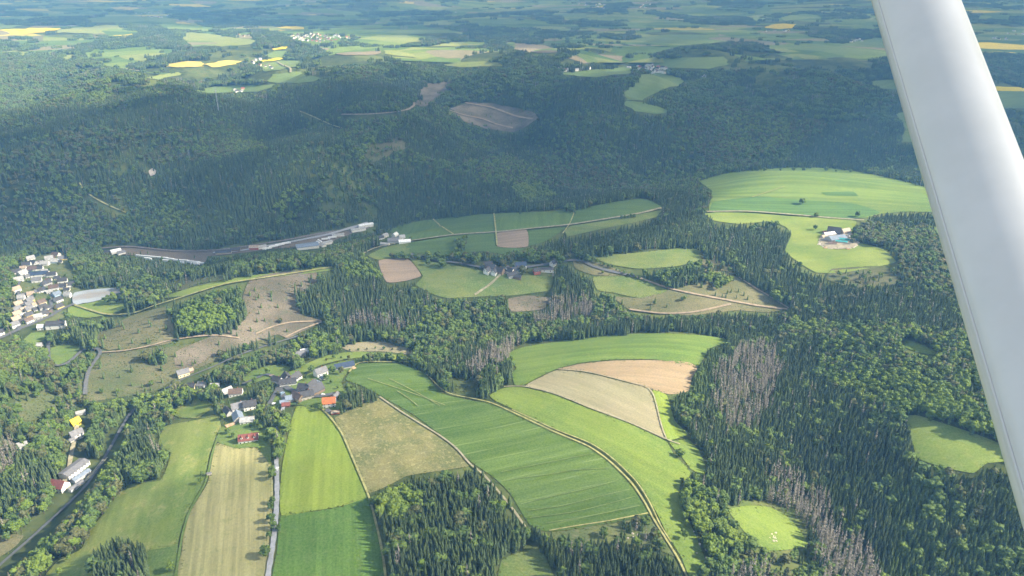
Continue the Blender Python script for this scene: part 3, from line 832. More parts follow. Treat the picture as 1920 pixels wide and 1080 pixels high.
 ('far_field','far_green',0,0,'green field under the short yellow field',[(495,105),(515,97),(540,96),(536,108),(510,110)]),
 ('far_field','far_green',0,0,'green field at the lane',[(485,125),(520,116),(560,112),(575,116),(545,128),(500,135)]),
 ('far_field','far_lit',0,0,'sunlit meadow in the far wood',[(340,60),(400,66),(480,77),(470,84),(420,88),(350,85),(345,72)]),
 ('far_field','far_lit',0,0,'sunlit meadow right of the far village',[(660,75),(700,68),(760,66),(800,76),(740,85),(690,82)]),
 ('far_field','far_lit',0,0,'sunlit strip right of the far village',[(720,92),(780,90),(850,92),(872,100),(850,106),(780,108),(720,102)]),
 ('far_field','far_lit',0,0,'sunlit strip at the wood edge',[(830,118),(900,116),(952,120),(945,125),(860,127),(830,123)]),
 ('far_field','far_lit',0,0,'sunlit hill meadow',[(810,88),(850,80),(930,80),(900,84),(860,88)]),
 ('far_field','far_brown',0,0,'fallow strip below the far village',[(600,92),(650,90),(720,95),(700,104),(640,104)]),
 ('far_field','far_lit',0,0,'sunlit clearing in the left woods',[(222,104),(250,98),(272,101),(262,108),(230,110)]),
 ('clear_cut','slash_yellow',0,7,'pale cleared slope in the left woods',[(58,70),(80,68),(78,82),(120,82),(138,88),(120,100),(90,106),(60,100),(68,85)]),
 ('clear_cut','slash_yellow',0,7,'pale clearing beyond the left woods',[(175,64),(245,63),(245,71),(180,74)]),
 ('far_field','far_lit',0,0,'small sunlit glade in the left woods',[(118,104),(138,104),(138,112),(118,113)]),
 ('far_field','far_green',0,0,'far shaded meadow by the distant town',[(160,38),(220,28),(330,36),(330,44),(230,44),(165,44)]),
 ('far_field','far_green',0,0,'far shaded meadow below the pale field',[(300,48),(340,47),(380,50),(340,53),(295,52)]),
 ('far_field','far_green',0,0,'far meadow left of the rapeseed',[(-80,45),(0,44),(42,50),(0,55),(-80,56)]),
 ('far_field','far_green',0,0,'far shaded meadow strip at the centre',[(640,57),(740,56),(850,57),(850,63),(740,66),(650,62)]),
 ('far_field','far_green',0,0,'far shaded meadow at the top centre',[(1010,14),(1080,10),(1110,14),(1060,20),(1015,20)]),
 ('far_field','far_green',0,0,'far meadow at the top right centre',[(1270,18),(1320,16),(1360,22),(1350,28),(1290,27)]),
 ('far_field','far_brown',0,0,'far brown slope left of the yellow field',[(1340,56),(1400,52),(1395,65),(1350,68)]),
 ('far_field','far_green',0,0,'far meadow strip at upper right',[(1465,32),(1540,28),(1530,36),(1470,40)]),
 ('far_field','far_green',0,0,'far meadow right of upper strip',[(1590,42),(1660,38),(1670,46),(1600,48)]),
 ('far_field','far_brown',0,0,'far heath slope in the middle distance',[(950,80),(1010,85),(1060,98),(1010,100),(960,92)]),
 ('far_field','far_brown',0,0,'far fallow slope right of the heath',[(1060,108),(1120,103),(1170,106),(1160,116),(1090,120)]),
 ('far_field','far_green',0,0,'far shaded meadow in the top left',[(20,6),(60,3),(70,8),(30,10)]),
 ('far_field','far_green',0,0,'far shaded strip above the dark wood',[(420,12),(470,5),(480,10),(430,16)]),
 ('far_field','far_green',0,0,'far meadow across the upper middle',[(870,42),(950,38),(990,44),(930,50)]),
 ('far_field','far_green',0,0,'far meadow behind the heath',[(1050,28),(1095,26),(1100,34),(1060,36)]),
 ('far_field','far_green',0,0,'far meadow under the top village',[(1170,18),(1200,17),(1195,26),(1175,27)]),
 ('far_field','far_brown',0,0,'far shaded fallow at upper middle',[(700,40),(735,38),(738,42),(705,44)]),
]
def ragged(pl):
    '''far field edges follow hedges and wood edges: break the outline up a little'''
    q = random.Random(len(pl) * 7 + int(pl[0][0]))
    P = catmull(pl, True, 4, .15)
    w_ = max(p[0] for p in pl) - min(p[0] for p in pl)
    return [(x + q.uniform(-1, 1) * min(5, w_ * .05), y + q.uniform(-1, 1) * .8) for x, y in P]


FIELDS = [(nm, mt, ly, cl, lb, ragged(pl) if min(p[1] for p in pl) < 215 else pl) for nm, mt, ly, cl, lb, pl in FIELDS]
for nm, mt, ly, cl, lb, pl in FIELDS: paint(catmull(pl), cl)
FARM = farmland_material()
sheet('farmland', [(-500,-40),(-100,-48),(400,-50),(960,-52),(1500,-50),(2400,-40),(2400,110),(1750,118),(1500,112),(1300,118),(1050,118),(900,120),(700,112),(600,108),(480,128),(300,140),(120,112),(-100,120),(-500,120)], FARM, -.8, 'far patchwork of meadows and crops towards the horizon')
for nm, mt, ly, cl, lb, pl in FIELDS: sheet(nm, pl, FM[mt], ly, lb)

# things that grow on or over the painted fields
for poly, c in [
 ([(318,582),(345,557),(400,547),(440,540),(452,560),(440,598),(400,612),(340,622)], 5),
 ([(318,590),(360,575),(420,575),(445,580),(438,600),(400,613),(340,623)], 8),
 ([(345,557),(440,540),(445,552),(380,565)], 5),
 ([(395,672),(430,650),(470,638),(515,628),(525,634),(470,652),(420,668)], 1),
 ([(255,660),(290,648),(320,652),(330,685),(300,682),(270,680)], 5),
 ([(530,545),(560,540),(600,530),(610,560),(600,590),(565,590),(555,560)], 1),
 ([(505,800),(520,772),(548,767),(545,800),(533,850),(527,885),(516,880),(508,830)], 3),
 ([(640,745),(680,722),(712,732),(710,746),(670,762),(632,772)], 1),
 ([(660,672),(700,660),(760,670),(780,685),(700,678)], 2),
 ([(775,480),(800,470),(850,474),(900,480),(930,490),(920,500),(860,498),(800,486)], 3),
 ([(850,465),(868,450),(882,448),(880,462),(862,475)], 3),
 ([(935,480),(960,470),(1010,470),(1100,480),(1110,495),(1060,500),(940,495)], 3),
 ([(1400,425),(1430,415),(1465,415),(1465,440),(1440,448),(1405,446)], 1),
 ([(1320,512),(1350,508),(1376,518),(1372,535),(1345,540),(1318,530)], 8),
 ([(1440,555),(1460,540),(1475,560),(1470,572)], 8),
 ([(1410,905),(1470,890),(1470,900),(1410,940),(1380,950),(1370,935)], 1),
 ([(830,700),(900,715),(905,730),(860,728)], 6),
 ([(162,1060),(176,1020),(212,1008),(254,1010),(280,1030),(284,1060),(270,1140),(168,1140)], 1),
 ([(20,500),(30,480),(60,470),(100,470),(60,482),(40,500)], 3),
]:
    paint(poly, c)

# ------------------------------------------------------------------ roads, tracks, railway, pond
ROADS = [
 ('wheel_track', MAT['crop_track'], .7, 'tan wheel track across the middle of the striped field', [(940,904),(1000,895),(1040,890),(1077,883),(1147,880)]),
 ('wheel_track', MAT['crop_track'], .7, 'pale wheel track in the striped field', [(977,947),(1033,933),(1107,917),(1160,902)]),
 ('wheel_track', MAT['crop_track'], .7, 'pale wheel track lower in the striped field', [(987,960),(1057,950),(1123,933),(1180,920)]),
 ('wheel_track', MAT['crop_track'], .7, 'pale wheel track near the foot of the striped field', [(993,973),(1073,963),(1140,947),(1190,933)]),
 ('wheel_track', MAT['crop_track'], .7, 'lowest thin wheel track of the striped field', [(1023,983),(1107,970),(1200,950)]),
 ('wheel_track', MAT['crop_track'], .7, 'upper thin wheel track of the striped field', [(940,887),(1007,873),(1073,860),(1113,852)]),
 ('wheel_track', MAT['bare_streak'], .8, 'bare streak at the top of the striped field', [(690,712),(740,728),(790,745),(835,762)]),
 ('wheel_track', MAT['bare_streak'], .8, 'second bare streak at the top of the striped field', [(730,712),(770,732),(800,748),(825,763)]),
 ('wheel_track', MAT['bare_streak'], .8, 'third bare streak at the top of the striped field', [(745,735),(765,748),(785,764)]),
 ('country_road', MAT['pale_road'], 4.0, 'pale lane running up between the stubble and the green field', [(501,1140),(503,1080),(509,1045),(513,1015),(517,985),(519,950),(520,920),(519,880),(518,845),(520,815),(524,790),(532,765),(536,752)]),
 ('village_street', MAT['asphalt'], 6, 'grey street through the village', [(536,752),(528,738),(524,722),(540,730),(556,738),(580,745),(604,744),(628,740)]),
 ('village_street', MAT['asphalt'], 5, 'grey lane climbing from the village crossing', [(505,760),(515,742),(524,724),(522,712),(500,703),(480,712),(455,722)]),
 ('country_road', MAT['asphalt'], 3.4, 'valley road along the railway', [(-60,1120),(0,1062),(60,1010),(120,955),(165,910),(200,855),(225,810),(250,770),(300,738),(345,712)]),
 ('lane', MAT['asphalt'], 2.0, 'narrow lane through the trees above the village', [(345,712),(400,690),(450,667),(500,650),(560,632)]),
 ('farm_track', MAT['grass_track'], 1.8, 'pale grass track left of the mottled pasture', [(604,768),(622,787),(641,813),(658,852),(674,890),(691,930),(702,970),(716,1030),(724,1090)]),
 ('farm_track', MAT['gravel_track'], 1.9, 'pale track between mottled pasture and striped field', [(712,746),(757,777),(823,817),(857,843),(881,872),(905,890),(930,918),(957,950),(985,990)]),
 ('farm_track', MAT['grass_track'], 1.7, 'pale wheel track along the striped field', [(800,704),(835,738),(880,748),(922,757),(993,790),(1040,812),(1105,839),(1146,869),(1186,909),(1212,949),(1225,975),(1250,1015),(1275,1055),(1290,1090)]),
 ('farm_track', MAT['grass_track'], 1.2, 'second wheel track along the bright meadow', [(960,770),(1000,788),(1042,808),(1110,834),(1152,864),(1194,905),(1220,947),(1237,985),(1258,1018)]),
 ('farm_track', MAT['gravel_track'], 1.5, 'track along the lower edge of the tan field', [(945,727),(985,726),(1040,740),(1105,766),(1173,791),(1225,814),(1255,828),(1275,835)]),
 ('farm_track', MAT['gravel_track'], 1.2, 'track between the tan and the brown field', [(1045,694),(1100,699),(1180,719),(1222,732),(1240,800),(1250,826)]),
 ('field_edge', MAT['grass_track'], 1.3, 'pale lower headland of the striped field', [(1030,997),(1080,988),(1140,979),(1215,964)]),
 ('hedge_track', FM['lawn'], 2.0, 'grassy balk between the meadow and the stubble', [(413,812),(398,853),(387,907),(356,960),(342,1007),(334,1060),(326,1100)]),
 ('farm_track', MAT['grass_track'], 2.4, 'track past the solar roofed barn', [(655,700),(668,684),(690,680),(740,681)]),
 ('hairpin_road', MAT['asphalt'], 4.2, 'grey hairpin road on the brown slope', [(160,742),(162,718),(168,695),(182,675),(189,664),(186,657),(172,655),(155,659),(142,671),(126,684),(108,688),(94,682),(91,660),(92,640)]),
 ('town_street', MAT['asphalt'], 6, 'main road into the town', [(-30,650),(10,632),(40,618),(70,606),(98,594),(116,582),(140,572)]),
 ('town_street', MAT['asphalt'], 4.5, 'long street up through the town', [(36,618),(39,590),(40,566),(34,545),(38,528),(48,512),(60,500)]),
 ('town_street', MAT['asphalt'], 4.5, 'short street between the gable houses', [(98,594),(97,575),(96,560),(100,548)]),
 ('farm_track', MAT['grass_track'], 3.2, 'track along the grassy ridge', [(140,574),(200,592),(250,590),(290,575),(340,560),(420,535),(500,522),(590,508),(625,503)]),
 ('forest_track', MAT['dirt_track'], 2.2, 'pale track across the clear cuts', [(190,663),(233,660),(285,650),(320,640),(400,630),(450,636)]),
 ('forest_track', MAT['dirt_track'], 1.9, 'tan track at the end of the grey clear cut', [(480,628),(510,615),(545,606),(603,604)]),
 ('forest_track', MAT['dirt_track'], 1.9, 'lower tan track at the end of the grey clear cut', [(535,635),(560,622),(603,606)]),
 ('railway_bed', MAT['ballast'], 5, 'railway bed along the industrial valley', [(190,468),(240,464),(330,473),(400,472),(470,463),(545,451),(600,440),(630,436)]),
 ('country_road', MAT['pale_road'], 6, 'pale road at the foot of the dark hill', [(400,476),(440,474),(500,464),(560,453),(610,443),(650,432),(690,420)]),
 ('field_road', MAT['gravel_track'], 4, 'pale road across the plateau fields', [(680,478),(705,466),(760,455),(850,442),(930,437),(1000,430),(1070,423),(1140,412),(1200,402),(1240,392)]),
 ('farm_track', MAT['grass_track'], 1.8, 'cross track between the plateau fields', [(1055,440),(1068,422),(1075,405),(1078,396)]),
 ('farm_track', MAT['grass_track'], 2.4, 'track between striped and deep green plateau fields', [(812,413),(832,430),(850,441)]),
 ('farm_track', MAT['grass_track'], 2.2, 'track left of the bare soil field', [(926,402),(930,436),(932,462)]),
 ('farm_track', MAT['gravel_track'], 3, 'track down the hamlet meadow', [(940,515),(920,535),(890,555)]),
 ('hamlet_street', MAT['asphalt'], 4.5, 'lane through the hamlet', [(770,478),(800,489),(860,495),(910,505),(960,505),(1010,500),(1080,488),(1120,505),(1190,520)]),
 ('forest_track', MAT['dirt_track'], 3, 'pale track over the right clear cut', [(1190,520),(1250,542),(1310,555),(1370,566),(1420,575),(1476,582)]),
 ('forest_track', MAT['dirt_track'], 2.8, 'lower track of the right clear cut', [(1180,582),(1240,590),(1300,588),(1370,572)]),
 ('forest_track', MAT['dirt_track'], 2.2, 'track on the edge of the right clear cut', [(1385,522),(1420,545),(1450,562),(1478,580)]),
 ('field_road', MAT['gravel_track'], 4, 'pale lane along the lower edge of the plateau', [(1325,399),(1400,398),(1480,404),(1560,411),(1620,415)]),
 ('farm_track', MAT['grass_track'], 1.8, 'pale track on the plateau meadow', [(1410,372),(1440,362),(1470,352)]),
 ('forest_track', MAT['dirt_track'], 5, 'upper track across the far clear cut', [(872,195),(920,203),(945,212),(970,221),(1000,225)]),
 ('forest_track', MAT['dirt_track'], 5, 'lower track across the far clear cut', [(843,209),(870,218),(905,225),(930,235),(962,242)]),
 ('forest_track', MAT['dirt_track'], 4.5, 'track round the shoulder of the dark hill', [(640,217),(690,217),(740,213),(765,208),(777,200),(776,193)]),
 ('forest_track', MAT['grass_track'], 2.4, 'track on the lower left of the dark hill', [(150,345),(158,360),(180,375),(205,388),(240,402)]),
 ('forest_track', MAT['grass_track'], 2.6, 'track on the flank of the dark hill', [(560,210),(590,222),(620,236),(650,245)]),
 ('country_road', MAT['gravel_track'], 6, 'pale lane past the far green fields', [(520,118),(530,124),(545,130),(545,138)]),
 ('forest_track', MAT['dirt_track'], 3, 'pale track at the edge of the strut', [(1768,487),(1776,495),(1790,500)]),
 ('farm_lane', MAT['gravel_track'], 4, 'lane to the houses in the left valley', [(200,860),(165,900),(140,920),(120,910),(130,880),(135,850),(140,830),(145,800)]),
]
for nm, mt, wd, lb, ln in ROADS: ribbon(nm, ln, wd, mt, 4, lb)

for poly, c in [([(-60,1110),(0,1038),(60,983),(130,930),(165,890),(200,835),(225,792),(245,757),(258,765),(236,812),(212,862),(186,906),(142,958),(70,1022),(10,1078),(-50,1140)], 0),
                ([(93,930),(108,893),(126,896),(126,862),(152,852),(176,872),(165,905),(135,935),(110,938)], 0), ([(128,838),(133,805),(146,772),(168,776),(166,815),(152,838)], 0), ([(395,700),(450,676),(500,660),(560,642),(590,640),(580,655),(540,672),(480,690),(420,712)], 9), ([(506,795),(520,768),(547,766),(545,800),(533,850),(527,880),(516,876),(509,830)], 3),
                ([(402,742),(430,730),(455,735),(500,740),(508,762),(500,800),(470,800),(440,790),(415,790)], 7)]: paint(poly, c)


def pond():
    m, nt, b = new_mat('pond_water')
    n, _ = pos_noise(nt, .012, .4, (1, 3, 0), 3)
    c = mixc(nt, ramp(nt, n, .45, .62), (.36, .40, .43), (.30, .28, .25))  # pale grey paints the reflected sky into the water colour
    nt.links.new(c, b.inputs['Base Color'])
    b.inputs['Roughness'].default_value = .25
    b.inputs['Specular IOR Level'].default_value = .5
    pl = [(136,561),(140,551),(160,547),(184,544),(228,542),(227,551),(205,556),(190,564),(170,569),(155,571),(139,575)]
    paint(pl, 0)
    sheet('pond', pl, m, 3, 'pale grey pond beside the town')


pond()

# ------------------------------------------------------------------ buildings
WALLS, ROOFS = {}, {}
WCOL = {'white': (.78,.77,.73), 'cream': (.70,.62,.42), 'yellow': (.72,.56,.20), 'grey': (.42,.42,.42), 'brown': (.22,.16,.11), 'blue': (.40,.55,.68), 'stone': (.50,.45,.38), 'bright_yellow': (.80,.62,.05), 'red': (.42,.12,.08), 'dark': (.12,.11,.11)}
RCOL = {'dark': (.060,.060,.066), 'grey': (.17,.17,.18), 'bluegrey': (.19,.23,.29), 'solar': (.045,.065,.11), 'orange': (.52,.16,.055), 'red': (.20,.065,.052), 'brown': (.13,.090,.070), 'pale': (.36,.36,.355), 'white': (.75,.76,.76), 'teal': (.04,.27,.28), 'yellow': (.75,.55,.03), 'tan': (.38,.30,.22), 'black': (.035,.035,.04)}


def wallm(k):
    if k not in WALLS: WALLS[k] = simple('wall_' + k, WCOL[k], .85, .15, var=.08, vs=.8)
    return WALLS[k]


def roofm(k):
    if k not in ROOFS: ROOFS[k] = simple('roof_' + k, RCOL[k], .42 if k in ('solar', 'bluegrey') else .65, .4, var=.22, vs=.5)
    return ROOFS[k]


GLASS = simple('window_glass', (.035, .045, .055), .15, .5, var=.05)
FRAMEM = simple('window_frame', (.75, .75, .73), .6, .2, var=.05)
_wm = {}


def window_mesh(wd, ht):
    k = (round(wd, 1), round(ht, 1))
    if k not in _wm:
        b = MB()
        b.box(-wd/2, wd/2, -.06, 0, -ht/2, ht/2, 0)
        f = .09
        b.box(-wd/2-f, wd/2+f, -.09, .01, -ht/2-f, -ht/2, 1); b.box(-wd/2-f, wd/2+f, -.09, .01, ht/2, ht/2+f, 1)
        b.box(-wd/2-f, -wd/2, -.09, .01, -ht/2, ht/2, 1); b.box(wd/2, wd/2+f, -.09, .01, -ht/2, ht/2, 1)
        _wm[k] = b.build('window', [GLASS, FRAMEM])
    return _wm[k]


_bm = {}


def wall_mesh(l, w, h, rh, k):
    key = ('w', round(l,1), round(w,1), round(h,1), round(rh,1), k)
    if key not in _bm:
        b = MB()
        x, y = l/2, w/2
        b.add([(-x,-y,-3),(x,-y,-3),(x,y,-3),(-x,y,-3),(-x,-y,h),(x,-y,h),(x,y,h),(-x,y,h),(-x,0,h+rh),(x,0,h+rh)],
              [(0,1,5,4),(2,3,7,6),(1,2,6,9,5),(3,0,4,8,7)])
        _bm[key] = b.build('wall', [wallm(k)])
    return _bm[key]


def roof_mesh(l, w, h, rh, k, hip=0.0):
    key = ('r', round(l,1), round(w,1), round(h,1), round(rh,1), k, hip)
    if key not in _bm:
        b = MB()
        o = .5; t = .22
        x, y = l/2 + o, w/2 + o
        dz = rh * o / (w/2)
        for s in (-1, 1):
            P = [(-x, s*y, h-dz), (x, s*y, h-dz), (x-hip, 0, h+rh), (-x+hip, 0, h+rh)]
            Q = [(p[0], p[1], p[2]+t+.02) for p in P]
            P = [(p[0], p[1], p[2]+.02) for p in P]
            f = [(4,5,6,7),(3,2,1,0),(0,1,5,4),(1,2,6,5),(3,0,4,7)]
            if s > 0: f = [tuple(reversed(q)) for q in f]
            b.add(P + Q, f)
        if hip:
            for s in (-1, 1):
                P = [(s*x, -y, h-dz+t+.02), (s*x, y, h-dz+t+.02), (s*(x-hip), 0, h+rh+t+.02)]
                b.add(P, [(0,1,2)] if s > 0 else [(2,1,0)])
        b.box(-x+hip, x-hip, -.14, .14, h+rh+t-.06, h+rh+t+.10)      # ridge tiles
        _bm[key] = b.build('roof', [roofm(k)])
    return _bm[key]


CHIM = MB(); CHIM.box(-.35,.35,-.35,.35,-1.4,1.1); CHIM.box(-.45,.45,-.45,.45,1.1,1.25)
CHIM = CHIM.build('chimney', [simple('chimney_brick', (.26,.13,.09), .9, .1)])
DOOR = MB(); DOOR.box(-.55,.55,-.08,.02,-1.05,1.05)
DOOR = DOOR.build('door', [simple('door_wood', (.16,.10,.06), .7, .2)])
DORM = {}


def dormer_mesh(kw, kr):
    if (kw, kr) not in DORM:
        b = MB()
        b.box(-.9,.9,-1.2,1.2,-.8,.9,0)
        b.add([(-1.1,-1.4,.88),(1.1,-1.4,.88),(1.1,1.8,.88),(-1.1,1.8,.88),(0,-1.4,1.9),(0,1.8,1.9)], [(0,4,5,3),(1,2,5,4),(0,1,4),(3,5,2)], 1)
        b.box(-.5,.5,-1.23,-1.2,-.2,.7,2)
        DORM[(kw, kr)] = b.build('dormer', [wallm(kw), roofm(kr), GLASS])
    return DORM[(kw, kr)]


def house(label, px, py, l, w, h, rh, rot, wall, roof, cat='house', name='house', win=2, chim=True, group=None, hip=0, dorm=0, door=True, dz=0):
    """l along the ridge, rot = degrees of the ridge from the picture's left-right direction"""
    x, y = ground1(px, py)
    z = float(height(x, y)) + dz
    t = empty(name, (x, y, z), R(rot))
    tag(t, label, cat, group)
    obj('wall', wall_mesh(l, w, h, 0 if hip else rh, wall), t)
    r = obj('roof', roof_mesh(l, w, h, rh, roof, hip), t)
    if chim: obj('chimney', CHIM, r, (l * .18, .5, h + rh))
    if win:
        rows = [1.5] if h < 4.2 else [1.5, 4.2]
        n = max(2, int(l / 3.4)) if win > 1 else 2
        for s in (-1, 1):
            for zz in rows:
                for i in range(n):
                    xx = -l/2 + l * (i + .5) / n
                    if door and s < 0 and zz < 2 and i == n // 2: continue
                    obj('window', window_mesh(1.3, 1.3), t, (xx, s * (w/2 + .03), zz), 0 if s < 0 else math.pi)
            zz = h + .3
            for i in (-1, 1) if w > 7 else (0,):
                obj('window', window_mesh(1.1, 1.2), t, (s * (l/2 + .03), i * w * .2, zz if not hip else 1.6), math.pi/2 * s)
        if door: obj('door', DOOR, t, (-l/2 + l * (n // 2 + .5) / n, -(w/2 + .03), 1.06))
    for i in range(dorm):
        xx = -l/2 + l * (i + .5) / dorm
        obj('dormer', dormer_mesh(wall, roof), r, (xx, -w * .27, h + rh * .55))
    rr = max(l, w) * .5
    sc = FPX / math.sqrt(x*x + y*y + (CAM_H - z) ** 2)
    a = rr * sc * 1.1; hh = (h + rh) * sc * 1.0
    paint([(px - a, py + a * .35), (px + a, py + a * .35), (px + a, py - hh), (px - a, py - hh)], 0)
    return t


